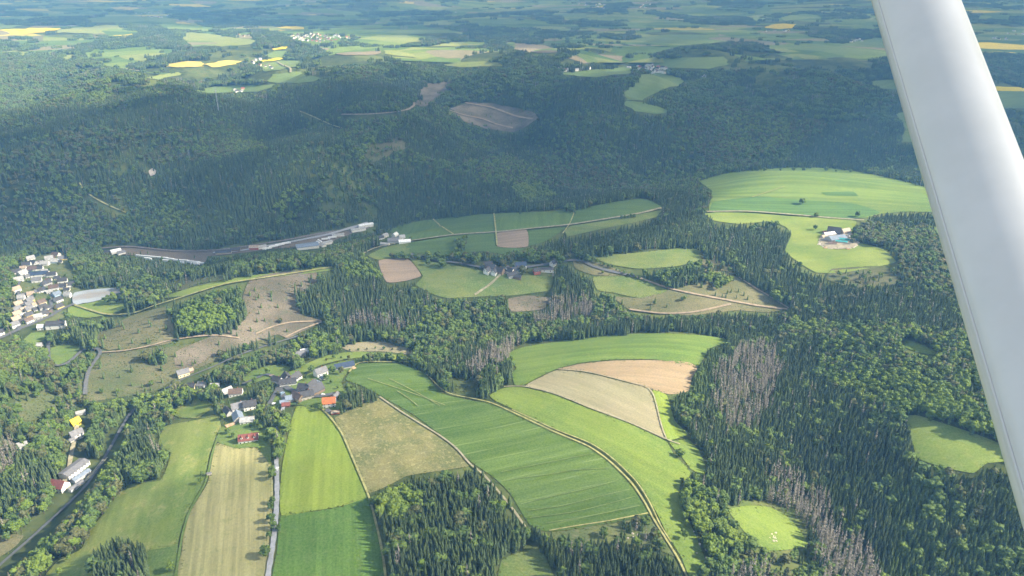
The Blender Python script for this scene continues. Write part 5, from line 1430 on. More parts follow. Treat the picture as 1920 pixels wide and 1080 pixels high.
def trunk_geo(H, r0, r1, n=6, z0=-.8):
    v = [((r0 if k == 0 else r1) * math.cos(i*2*math.pi/n), (r0 if k == 0 else r1) * math.sin(i*2*math.pi/n), z0 if k == 0 else H) for k in (0, 1) for i in range(n)]
    return v, [(i, (i+1) % n, (i+1) % n + n, i + n) for i in range(n)] + [tuple(range(n, 2*n))]


def ico(sub):
    bm = bmesh.new(); bmesh.ops.create_icosphere(bm, subdivisions=sub, radius=1)
    v = [tuple(p.co) for p in bm.verts]; f = [tuple(p.index for p in q.verts) for q in bm.faces]; bm.free()
    return v, f


ICO1, ICO2 = ico(1), ico(2)


def leaf_crown(H, Rr, lobes, leaves, seed, sub=ICO1, base=.22):
    q = random.Random(seed); v = []; f = []
    cz = H * (1 + base) / 2; hz = H * (1 - base) / 2
    for k in range(lobes):
        if k == 0: c = (0, 0, cz + hz * .12); s = Rr * .72
        else:
            a = k * 2.4 + q.random(); e = q.uniform(-.75, .9)
            rr = Rr * .62 * math.sqrt(max(.05, 1 - e * e * .8))
            c = (math.cos(a) * rr, math.sin(a) * rr, cz + hz * .70 * e); s = Rr * q.uniform(.34, .52)
        b = len(v)
        for p in sub[0]:
            d = s * q.uniform(.72, 1.22)
            v.append((c[0] + p[0] * d, c[1] + p[1] * d, c[2] + p[2] * d * .92))
        f += [tuple(i + b for i in t) for t in sub[1]]
    n0 = len(f)
    for k in range(leaves):
        t = q.randrange(n0); p = v[f[t][0]]
        s = Rr * q.uniform(.10, .2)
        d1 = Vector((q.gauss(0,1), q.gauss(0,1), q.gauss(0,1))).normalized(); d2 = d1.orthogonal().normalized()
        c = Vector(p) * 1.0 + Vector((q.gauss(0,1), q.gauss(0,1), q.gauss(0,.7))) * Rr * .09
        b = len(v)
        v += [tuple(c + d1*s), tuple(c + d2*s), tuple(c - d1*s), tuple(c - d2*s)]
        f.append((b, b+1, b+2, b+3))
    return v, f


def dead_crown(H, Rr, n, seed):
    q = random.Random(seed); v = []; f = []
    for k in range(n):
        t = q.random() ** .8
        z = H * (.18 + .8 * t); r = Rr * (1 - t) ** .7 * q.uniform(.5, 1.1) + .3
        a = q.uniform(0, 6.283); wd = .16 + .11 * r
        dx, dy = math.cos(a), math.sin(a); b = len(v)
        z1 = z - r * q.uniform(-.1, .5)
        v += [(0, 0, z), (dx*r*.6 - dy*wd, dy*r*.6 + dx*wd, (z+z1)/2 + .1), (dx*r, dy*r, z1), (dx*r*.6 + dy*wd, dy*r*.6 - dx*wd, (z+z1)/2 - .25)]
        f.append((b, b+1, b+2, b+3))
        v += [(dx*r*.4, dy*r*.4, z - .1), (dx*r*.75, dy*r*.75, z1 + .1), (dx*r*.62 - dy*.25, dy*r*.62 + dx*.25, z1 - .7)]
        f.append((b+4, b+5, b+6))
    return v, f


# prototypes: kind -> list of (crown verts, crown faces, trunk verts, trunk faces, crown material, bark material), all for a tree of about 1 x nominal height
NOM = {'spruce': 22., 'young': 12., 'leaf': 15., 'dead': 22., 'shrub': 3.}
def protos(kind, fine):
    out = []
    if kind == 'spruce':
        for s in range(4): out.append((*spruce_crown(22, 2.3 + .22*s, 10 if fine else 6, 10 if fine else 7, 40+s), *trunk_geo(20, .28, .05), 'spruce', 'bark'))
    if kind == 'young':
        for s in range(3): out.append((*spruce_crown(12, 1.9 + .2*s, 7 if fine else 5, 9 if fine else 6, 60+s, .05), *trunk_geo(10, .15, .04), 'young', 'bark'))
    if kind == 'leaf':
        for s in range(7):
            m = ['leaf','leaf','leaf','leaf_bright','leaf_bright','leaf_olive','leaf_olive'][s]
            out.append((*leaf_crown(15, 4.6 + .4*(s % 3), 11 if fine else 7, 130 if fine else 36, 80+s), *trunk_geo(8, .34, .2), m, 'bark'))
    if kind == 'dead':
        for s in range(3): out.append((*dead_crown(22, 2.3, 46 if fine else 26, 120+s), *trunk_geo(22, .30, .04), 'dead', 'dead_bark'))
    if kind == 'shrub':
        for s in range(3): out.append((*leaf_crown(3, 1.7, 4, 24, 140+s, ICO1, .0), *trunk_geo(1, .08, .05), 'shrub', 'bark'))
    return out


def joined(pr, name, n=1, rad=0, seed=0):
    """one mesh with n trees of the given prototypes spread in a disc"""
    q = random.Random(seed); mats = []; v = []; f = []; mi = []
    pts = []
    while len(pts) < n:
        p = (q.uniform(-rad, rad), q.uniform(-rad, rad))
        if n == 1: p = (0, 0)
        elif p[0]**2 + p[1]**2 > rad*rad or any((p[0]-a)**2+(p[1]-b)**2 < (rad*1.1/math.sqrt(n))**2 for a, b in pts): continue
        pts.append(p)
    for p in pts:
        cv, cf, tv, tf, cm, bm = q.choice(pr)
        s = q.uniform(.82, 1.12) if n > 1 else 1; a = q.uniform(0, 6.28) if n > 1 else 0; ca, sa = math.cos(a)*s, math.sin(a)*s
        for vv, ff, mm in ((cv, cf, cm), (tv, tf, bm)):
            if MAT[mm] not in mats: mats.append(MAT[mm])
            k = mats.index(MAT[mm]); b = len(v)
            v += [(p[0] + x*ca - y*sa, p[1] + x*sa + y*ca, z*s) for x, y, z in vv]
            f += [tuple(i + b for i in t) for t in ff]; mi += [k] * len(ff)
    return mesh(name, v, f, mats, mi)


# ------------------------------------------------------------------ where the trees stand
def vnoise(x, y, s, seed):
    """smooth value noise"""
    X = x / s; Y = y / s
    i = np.floor(X).astype(int); j = np.floor(Y).astype(int); u = X - i; w_ = Y - j
    u = u*u*(3-2*u); w_ = w_*w_*(3-2*w_)
    def hsh(a, b):
        n = (a * 374761393 + b * 668265263 + seed * 1442695041) & 0x7fffffff
        n = (n ^ (n >> 13)) * 1274126177 & 0x7fffffff
        return ((n ^ (n >> 16)) & 0xffff) / 65535.
    return (hsh(i,j)*(1-u)+hsh(i+1,j)*u)*(1-w_) + (hsh(i,j+1)*(1-u)+hsh(i+1,j+1)*u)*w_


def candidates(d0, d1, sp):
    xs = np.arange(-d1 * .76, d1 * .76, sp); ys = np.arange(d0 * .7, d1, sp * .87)
    X, Y = np.meshgrid(xs, ys)
    X = X + (np.arange(len(ys)) % 2)[:, None] * sp * .5
    X = X.ravel(); Y = Y.ravel()
    X = X + RNG.uniform(-.36, .36, X.size) * sp; Y = Y + RNG.uniform(-.36, .36, Y.size) * sp
    d = np.hypot(X, Y)
    m = (d >= d0) & (d < d1) & (np.abs(X) < .80 * Y + 90)
    return X[m], Y[m]


POOL = []          # arrays x, y, z, kind, height, zone
KIND = ['spruce', 'young', 'leaf', 'dead', 'shrub']
#            dens, (spruce, young, leaf, dead, shrub), hmin, hmax
CLSPEC = {
 1: (1.0, (.86,.04,.085,.015,0), 1),
 3: (1.0, (.15,.06,.76,.01,.02), 1),
 4: (.75, (.22,.05,.05,.68,0), 1),
 5: (1.0, (.05,.80,.15,0,0), 1),
 6: (.55, (.015,.06,.04,.01,.875), .7),
 7: (.34, (.12,.28,.30,.02,.28), .75),
 8: (1.0, (.04,.22,.74,0,0), 1),
 9: (1.0, (.16,.10,.70,.02,.02), .95),
 10: (1.0, (.50,.12,.34,.02,.02), 1),
}
HR = {'spruce': (12.5, 19.5), 'young': (9, 14), 'leaf': (10, 18.5), 'dead': (18, 24), 'shrub': (1.2, 3.4)}


def grow(d0, d1, sp, zone):
    x, y = candidates(d0, d1, sp)
    z = height(x, y)
    bx, by, dep = project(x, y, z)
    m = (bx > -300) & (bx < 2230) & (by < 1230) & (by > -110)
    x, y, z, bx, by = x[m], y[m], z[m], bx[m], by[m]
    am = 11 if zone < 1 else 16 if zone < 2 else 30
    ox = (vnoise(x, y, 14, 41) - .5) * am + (vnoise(x, y, 45, 43) - .5) * am; oy = (vnoise(x, y, 14, 42) - .5) * am + (vnoise(x, y, 45, 44) - .5) * am
    jx, jy, _ = project(x + ox, y + oy, z); jx = jx - bx; jy = jy - by
    bx = bx + jx; by = by + jy
    cb = cls_at(bx, by)
    mx_, my_, _ = project(x, y, z + 9)
    cm = cls_at(mx_ + jx, my_ + jy)
    n = len(x)
    n1 = vnoise(x, y, 150, 3) * .65 + vnoise(x, y, 50, 4) * .35
    P = np.zeros((n, 5)); dens = np.zeros(n); hk = np.ones(n)
    for c, (dn, pr, hs) in CLSPEC.items():
        k = cm == c
        P[k] = pr; dens[k] = dn; hk[k] = hs
    k = (cm == 2) & (n1 > .53); P[k] = (.78, .06, .13, .02, .01); dens[k] = 1
    k = (cm == 2) & (n1 <= .53); P[k] = (.22, .24, .52, .01, .01); dens[k] = 1
    k = cm == 10; fn = vnoise(x, y, 420, 71) * .5 + vnoise(x, y, 170, 72) * .35 + vnoise(x, y, 60, 73) * .15
    dens = np.where(k & (fn < .56), .035, dens)
    if zone >= 1:
        hole = vnoise(x, y, 70 if zone < 2 else 130, 61) * .6 + vnoise(x, y, 28 if zone < 2 else 60, 62) * .4
        if zone < 2:
            k = (hole > .70) & np.isin(cm, (1, 2, 9)); P[k] = (.06, .40, .34, 0, .20); dens[k] = .75
        else:
            dens = dens * np.where(hole > .68, .15, 1)
    r = RNG.random(n); cum = np.cumsum(P, 1); kind = (r[:, None] > cum).sum(1).clip(0, 4)
    big = (kind == 2)
    dens = np.where(big & (dens > .5) & (zone < 2), dens * .52, dens)
    lo = np.array([HR[k][0] for k in KIND])[kind]; hi = np.array([HR[k][1] for k in KIND])[kind]
    h = (lo + (hi - lo) * (.72 * vnoise(x, y, 75, 9) + .28 * RNG.random(n))) * hk
    tx, ty, _ = project(x, y, z + h * .86)
    tx = tx + jx * .6; ty = ty + jy * .6
    ct = cls_at(tx, ty)
    ux, uy, _ = project(x, y, z + h * .5)
    cu = cls_at(ux, uy)
    sx, sy, _ = project(x + 2.5, y, z + h * .3); ux2, uy2, _ = project(x - 2.5, y, z + h * .3)
    keep = (cb != 0) & (ct != 0) & (cu != 0) & (cm != 0) & (RNG.random(n) < dens)
    if zone < 2: keep &= (cls_at(sx, sy) != 0) & (cls_at(ux2, uy2) != 0)
    # small woody plants only in clearings: do not stand tall trees there
    keep &= ~((np.isin(ct, (6,)) | np.isin(cb, (6,))) & (h > 9) & (RNG.random(n) < .9))
    POOL.append((x[keep], y[keep], z[keep], kind[keep], h[keep], np.full(keep.sum(), zone), cm[keep]))


grow(380, 1050, 4.0, 0)
grow(1050, 2100, 5.4, 1)
grow(2100, 3700, 13.5, 2)
grow(3700, 6500, 36, 3)
grow(6500, 12500, 48, 3)


# lone trees, hedges and lane trees that the photograph shows one by one
LONE = []
def plant(px, py, kind, h, var=0, label=None, group=None):
    x, y = ground1(px, py)
    LONE.append((x, y, float(height(x, y)), kind, h, var, label, group))


for px, py, h in [(511,889,10),(511,900,11),(512,945,8.5),(509,957,9),(509,980,10),(513,993,9.5),(499,1044,11.5),(505,1010,8)]:
    plant(px, py, 'leaf', h, 0, 'young bare-stemmed tree on the verge left of the pale lane', 'young trees along the pale lane')
plant(523, 996, 'leaf', 7, 1, 'bushy young tree on the right verge of the pale lane')
plant(377, 908, 'leaf', 8, 3, 'bright round tree on the balk left of the stubble field')
plant(380, 893, 'leaf', 6, 0, 'smaller tree above the bright one on the stubble balk')
plant(322, 1072, 'leaf', 9, 4, 'bright yellow-green bush at the bottom of the meadow balk')
plant(112, 1078, 'leaf', 7, 3, 'bright little tree in the lower corner of the pale meadow')
plant(130, 1052, 'leaf', 6, 3, 'small pale bush on the meadow edge by the railway')
plant(155, 1012, 'leaf', 16, 4, 'large bright green tree bulging over the meadow edge')
plant(1275, 858, 'leaf', 10, 1, 'lone dark round tree on the curved bright meadow')
plant(1503, 384, 'leaf', 14, 1, 'lone dark bushy tree on the plateau meadow')
plant(1530, 408, 'leaf', 10, 1, 'small round tree by the plateau lane')
plant(1474, 445, 'leaf', 14, 0, 'round tree right of the small spruce group')
plant(1528, 432, 'leaf', 11, 1, 'dark round tree at the left of the right farm')
plant(1607, 408, 'leaf', 13, 1, 'dark tree at the right end of the plateau lane')
plant(1600, 452, 'leaf', 13, 2, 'broad grey-green tree right of the right farm')
plant(1597, 459, 'leaf', 11, 5, 'olive tree beside the lower right of the right farm')
plant(735, 570-20, 'leaf', 9, 1, 'lone bush at the lower left of the hamlet meadow')
for px, py, hh in [(803,498,12),(828,500,14),(831,503,11)]:
    plant(px, py, 'leaf', hh, 1, 'round tree on the left part of the hamlet meadow', 'round trees in the hamlet meadow')
plant(943, 503, 'leaf', 15, 6, 'olive crowned tree between the halves of the hamlet')
plant(905, 507, 'leaf', 12, 6, 'brownish tree at the left end of the hamlet')
plant(980, 516, 'leaf', 14, 5, 'olive tree at the right of the hamlet courtyard')
plant(1050, 500, 'leaf', 20, 0, 'big domed green tree at the right end of the hamlet')
plant(1130, 522-8, 'leaf', 6, 0, 'bush on the field edge right of the hamlet')
plant(495, 752, 'leaf', 15, 6, 'large brown leafless tree in the village centre')
plant(488, 758, 'leaf', 12, 5, 'second brownish tree in the village centre')
plant(503, 700+4, 'leaf', 11, 3, 'bright round tree above the village lane')
plant(556, 663, 'leaf', 16, 3, 'bright tall tree left of the house behind the village')
plant(770, 452, 'leaf', 9, 0, 'dark tree right of the white plateau farm')
for i in range(5): plant(1165 + i*6, 412 - i*.8, 'leaf', 9 - i % 3, i % 3, 'bush in the short clump beside the plateau field road', 'bushes beside the plateau field road')
plant(1078, 402, 'leaf', 7, 0, 'bush at the top of the plateau cross track')
for px, py in [(420,760),(414,775),(421,785),(480,778),(488,790),(478,745),(462,742),(415,745),(500,770),(508,735),(520,740),(585,765),(600,770),(640,753),(634,730),(575,712),(585,700),(612,715),(620,718),(560,760),(655,725),(470,800),(490,806),(500,830),(437,820),(446,828),(428,815),(640,700),(622,700),(480,722),(465,732),(512,724)]:
    plant(px + random.uniform(-2,2), py + random.uniform(-2,2), 'leaf', random.uniform(4.5, 10), random.choice([0,1,2,5]), 'garden tree between the village houses', 'garden trees in the village')
for px, py in [(25,560),(45,553),(47,572),(66,560),(70,572),(68,588),(95,590),(92,565),(120,590),(118,548),(90,525),(56,520),(50,530),(95,508),(80,492),(40,500),(110,500),(65,545),(100,552),(45,610),(22,605),(25,585),(62,515),(125,520),(108,535),(140,540),(145,530)]:
    plant(px + random.uniform(-2,2), py + random.uniform(-2,2), 'leaf', random.uniform(4, 9), random.choice([0,1,2,5]), 'small garden tree between the town houses', 'garden trees in the town by the pond')
plant(205, 570, 'leaf', 15, 1, 'dark round tree at the lower shore of the pond')
plant(214, 566, 'leaf', 16, 3, 'bright tree at the right shore of the pond')
for i in range(16): plant(1105 + i*7.2, 487 + i*3.0 + random.uniform(-1.5,1.5), 'leaf', random.uniform(4,8), random.choice([0,1,2]), 'bush in the hedge across the field right of the hamlet', 'hedge bushes right of the hamlet')
for i in range(12): plant(612 + i*14, 672 - 3*math.sin(i) + abs(i-6)*.8, 'leaf', random.uniform(4,8), random.choice([0,1,2,5]), 'bush along the olive strip behind the village', 'bushes behind the village')
for i in range(9): plant(640 + i*16, 655 + abs(i-4)*1.2, 'leaf', random.uniform(3,6), random.choice([0,1,5]), 'bush on the rim of the narrow tan strip', 'bushes round the narrow tan strip')
for i in range(14): plant(1340 + i*29 + random.uniform(-8,8), 326 - 8*math.sin(i/13*3.1) + i*.6 , 'leaf', random.uniform(7,13), random.choice([0,1,5]), 'tree on the far rim of the plateau meadow', 'trees along the far rim of the plateau')
for i in range(10): plant(862 + random.uniform(-8,14), 478 - i*3.2, 'leaf', random.uniform(8,13), random.choice([0,1,3]), 'tree in the hedgerow running up between the plateau fields', 'hedgerow between the plateau fields')
for i in range(26): plant(738 + i*7 + random.uniform(-2,2), 485 + 5*math.sin(i/25*3.1) + random.uniform(-2,2), 'leaf', random.uniform(8,13), random.choice([0,1,2,5]), 'tree in the row behind the hamlet meadow', 'tree row behind the hamlet meadow')
for i in range(10): plant(1283 + random.uniform(-6,10), 905 + i*12, 'leaf', random.uniform(6,11), random.choice([0,3,4]), 'bright bush along the wooded edge of the curved meadow', 'bright bushes along the curved meadow')

# ------------------------------------------------------------------ individuals and forests
X = np.concatenate([p[0] for p in POOL]); Y = np.concatenate([p[1] for p in POOL]); Z = np.concatenate([p[2] for p in POOL])
K = np.concatenate([p[3] for p in POOL]); H = np.concatenate([p[4] for p in POOL]); ZN = np.concatenate([p[5] for p in POOL]); CM = np.concatenate([p[6] for p in POOL])
print('trees', len(X), [int((ZN == i).sum()) for i in range(4)], [int((K == i).sum()) for i in range(5)])

TREE_NAMES = {'spruce': ('spruce_tree', 'spruce'), 'young': ('young_spruce', 'young spruce'), 'leaf': ('broadleaf_tree', 'tree'), 'dead': ('dead_spruce', 'dead tree'), 'shrub': ('shrub', 'shrub')}
LOOK = {'spruce': 'dark green spruce', 'young': 'light green young spruce', 'leaf': 'rounded broadleaf tree', 'dead': 'grey leafless dead spruce', 'shrub': 'low shrub'}


def place_phrase(px, py):
    if 170 < px < 280 and py > 1000: return 'in the round copse on the pale meadow'
    if px < 320 and py > 760 and (px + (py - 760) * .35) < 330: return 'in the wooded valley at the lower left'
    if px < 320 and py > 560: return 'on the wooded slopes left of the village'
    if 320 <= px < 640 and py > 600: return 'in the woods around the village'
    if 640 <= px < 1010 and py > 860: return 'in the foreground stand below the mottled pasture'
    if 1010 <= px < 1300 and py > 960: return 'in the foreground stand below the striped field'
    if px >= 1240 and py > 860: return 'in the right hand forest near the lower edge'
    if px >= 1240 and py > 620: return 'in the right hand forest beside the domed meadow'
    if px >= 1140: return 'in the woods round the right clear cut'
    if px >= 600: return 'in the woods between the village and the hamlet'
    return 'on the clear cut hill left of the village'


fine = {k: protos(k, True) for k in KIND}
IND = {}
for k in KIND:
    L = []
    for cv, cf, tv, tf, cm, bm in fine[k]:
        L.append((mesh('crown', cv, cf, MAT[cm]), mesh('trunk', tv, tf, MAT[bm])))
    IND[k] = L


def variant(kind, cm):
    if kind != 'leaf': return random.randrange(len(IND[kind]))
    if cm == 8: return random.choice([3, 4, 4, 3, 0])
    if cm == 9: return random.choice([0, 1, 5, 6, 5, 2])
    if cm == 3: return random.choice([0, 1, 2, 3, 3, 4, 0, 5, 6])
    return random.choice([0, 1, 2, 0, 1, 2, 3, 5])


def individual(kind, x, y, z, h, var, label, group):
    nm, cat = TREE_NAMES[kind]
    cr, tr = IND[kind][var]
    s = h / NOM[kind]; sw = s * (random.uniform(.9, 1.5) if kind == 'leaf' and h > 9.5 else random.uniform(.9, 1.15))
    if kind == 'shrub':
        o = obj(nm, cr, None, (x, y, z - .1), random.uniform(0, 6.28)); o.scale = (sw, sw, s)
        tag(o, label, cat, group); return
    t = empty(nm, (x, y, z - .1), random.uniform(0, 6.28)); t.scale = (sw, sw, s)
    tag(t, label, cat, group)
    obj('crown', cr, t); obj('trunk', tr, t)


bx, by, dep = project(X, Y, Z)
tx, ty, _ = project(X, Y, Z + H * .8)
D = np.sqrt(X**2 + Y**2 + (CAM_H - Z)**2)
strut_l = 1638 + .2915 * by
vis = (tx > 2) & (tx < 1918) & (ty < 1078) & (by < 1130) & (ZN < 2) & (tx < strut_l - 2)
single = np.zeros(len(X), bool)
for ki, k in enumerate(KIND):
    lone_n = sum(1 for q in LONE if q[3] == k)
    idx = np.where(vis & (K == ki))[0]
    idx = idx[np.argsort(D[idx] / (H[idx] if k == 'leaf' else 1))][:max(0, 298 - lone_n)]
    single[idx] = True
    for i in idx:
        ph = place_phrase(float(tx[i]), float(by[i]))
        individual(k, float(X[i]), float(Y[i]), float(Z[i]), float(H[i]), variant(k, int(CM[i])), LOOK[k] + ' ' + ph, LOOK[k] + 's ' + ph)
for x, y, z, k, h, var, lb, gp in LONE:
    individual(k, x, y, z, h, var, lb, gp)


def instance_points(name, me, meshes, idx, turn, size, label, cat):
    n = len(idx)
    a = me.attributes.new('pick', 'INT', 'POINT'); a.data.foreach_set('value', idx)
    a = me.attributes.new('turn', 'FLOAT_VECTOR', 'POINT')
    rot = np.zeros((n, 3), np.float32); rot[:, 2] = turn; rot[:, :2] = RNG.normal(0, .02, (n, 2))
    a.data.foreach_set('vector', rot.ravel())
    a = me.attributes.new('size', 'FLOAT_VECTOR', 'POINT'); a.data.foreach_set('vector', np.asarray(size, np.float32).ravel())
    o = obj(name, me)
    tag(o, label, cat, None, 'stuff')
    ng = bpy.data.node_groups.new(name, 'GeometryNodeTree')
    ng.interface.new_socket('Geometry', in_out='INPUT', socket_type='NodeSocketGeometry')
    ng.interface.new_socket('Geometry', in_out='OUTPUT', socket_type='NodeSocketGeometry')
    gi = ng.nodes.new('NodeGroupInput'); go = ng.nodes.new('NodeGroupOutput')
    def attr(nm, ty):
        q = ng.nodes.new('GeometryNodeInputNamedAttribute'); q.data_type = ty; q.inputs['Name'].default_value = nm
        return q.outputs['Attribute']
    pk, tn, sz = attr('pick', 'INT'), attr('turn', 'FLOAT_VECTOR'), attr('size', 'FLOAT_VECTOR')
    e2r = ng.nodes.new('FunctionNodeEulerToRotation'); ng.links.new(tn, e2r.inputs[0])
    jn = ng.nodes.new('GeometryNodeJoinGeometry')
    for i, m in enumerate(meshes):
        if not (idx == i).any(): continue
        po = bpy.data.objects.new('tree_shape', m)
        oi = ng.nodes.new('GeometryNodeObjectInfo'); oi.inputs['Object'].default_value = po; oi.transform_space = 'ORIGINAL'
        cp = ng.nodes.new('FunctionNodeCompare'); cp.data_type = 'INT'; cp.operation = 'EQUAL'
        ai = [q for q in cp.inputs if q.enabled and q.type == 'INT']
        ng.links.new(pk, ai[0]); ai[1].default_value = i
        ip = ng.nodes.new('GeometryNodeInstanceOnPoints')
        ng.links.new(gi.outputs[0], ip.inputs['Points']); ng.links.new(cp.outputs[0], ip.inputs['Selection'])
        ng.links.new(oi.outputs['Geometry'], ip.inputs['Instance'])
        ng.links.new(e2r.outputs[0], ip.inputs['Rotation']); ng.links.new(sz, ip.inputs['Scale'])
        ng.links.new(ip.outputs[0], jn.inputs[0])
    ng.links.new(jn.outputs[0], go.inputs[0])
    md = o.modifiers.new('trees', 'NODES'); md.node_group = ng


def forest(kind, name, label):
    """the rest of one kind, as one object whose trees are instanced"""
    ki = KIND.index(kind)
    near = protos(kind, True); mid = protos(kind, False)
    n = len(near)
    meshes = [joined([p], 'tree', 1) for p in near] + [joined([p], 'tree', 1) for p in mid]
    if kind == 'leaf': grp = [[0,1,2], [3,4,0], [5,6,0], [0,1,2]]
    else: grp = [[0,1,2]] * 3
    nc = len(grp)
    tiny = protos(kind, False)
    meshes += [joined([tiny[j % n] for j in g], 'grove', {'leaf': 5, 'shrub': 5}.get(kind, 9), 8.5, 200 + i) for i, g in enumerate(grp)]
    meshes += [joined([tiny[j % n] for j in g], 'grove', {'leaf': 15, 'shrub': 14}.get(kind, 26), 23, 300 + i) for i, g in enumerate(grp)]
    sel = np.where((K == ki) & ~single)[0]
    if not len(sel): return
    var = np.array([variant(kind, int(c)) for c in CM[sel]])
    zn = ZN[sel]
    cg = np.array([{3: 1, 4: 1, 5: 2, 6: 2}.get(v, 0) for v in var]) if kind == 'leaf' else RNG.integers(0, nc, len(sel))
    idx = np.where(zn == 0, var, np.where(zn == 1, n + var, np.where(zn == 2, 2*n + cg, 2*n + nc + cg))).astype(np.int32)
    s = H[sel] / NOM[kind]
    sw = s * (RNG.uniform(.85, 1.3, len(sel)) if kind == 'leaf' else RNG.uniform(.8, 1.28, len(sel)))
    sw = np.where(zn >= 2, 1.0 * RNG.uniform(.95, 1.1, len(sel)), sw)
    me = bpy.data.meshes.new(name)
    me.vertices.add(len(sel))
    me.vertices.foreach_set('co', np.stack([X[sel], Y[sel], Z[sel] - .15], -1).astype(np.float32).ravel())
    instance_points(name, me, meshes, idx, RNG.uniform(0, 6.283, len(sel)), np.stack([sw, sw, s], -1), label, None)


forest('spruce', 'spruce_forest', 'dark spruce forest covering the hills and valley sides')
forest('leaf', 'broadleaf_woods', 'green broadleaf woods mixed through the valleys and hills')
forest('young', 'young_spruce_woods', 'light green young conifers spread through the woods')
forest('dead', 'dead_spruce_woods', 'grey dead spruces scattered through the woods')
forest('shrub', 'scrub_vegetation', 'low scrub scattered over the clear cuts')


def verges():
    '''uncut grass and weeds along the field edges'''
    pts = []
    for B in OUTLINES:
        for a, b in zip(B, np.roll(B, -1, 0)):
            L = np.linalg.norm(b - a)
            for k in range(int(L / 1.6) + 1):
                t = random.random(); p = a + (b - a) * t
                w_ = 1.6 * (.4 + vnoise(np.array([p[0]]), np.array([p[1]]), 18, 91)[0] * 1.6)
                pts.append((p[0] + random.gauss(0, w_), p[1] + random.gauss(0, w_)))
    pts = np.array(pts)
    z = height(pts[:, 0], pts[:, 1])
    d = np.hypot(pts[:, 0], pts[:, 1])
    q = random.Random(3)
    shapes = []
    gm = [foliage('verge_grass', (.13, .19, .042), (.18, .22, .06), (.22, .23, .075), .2), foliage('dry_verge_grass', (.24, .24, .09), (.30, .28, .12), (.20, .23, .07), .2)]
    for s in range(4):
        v = []; f = []
        for k in range(12):
            x, y = q.gauss(0, .55), q.gauss(0, .55); a = q.uniform(0, 6.28); h = q.uniform(.25, .8); wd = q.uniform(.15, .4)
            b = len(v); dx, dy = math.cos(a) * wd, math.sin(a) * wd
            v += [(x - dx, y - dy, -.1), (x + dx, y + dy, -.1), (x + dx * .5 + q.gauss(0, .2), y + dy * .5 + q.gauss(0, .2), h)]
            f.append((b, b + 1, b + 2))
        shapes.append(mesh('tuft', v, f, gm[1 if s == 3 else 0]))
    n = len(pts)
    me = bpy.data.meshes.new('verge_grass')
    me.vertices.add(n)
    me.vertices.foreach_set('co', np.stack([pts[:, 0], pts[:, 1], z + .15 + d * .0006], -1).astype(np.float32).ravel())
    instance_points('verge_grass', me, shapes, RNG.integers(0, 4, n).astype(np.int32), RNG.uniform(0, 6.28, n), np.repeat(RNG.uniform(.4, 1.0, n)[:, None], 3, 1), 'uncut grass along the edges of the fields', None)


verges()

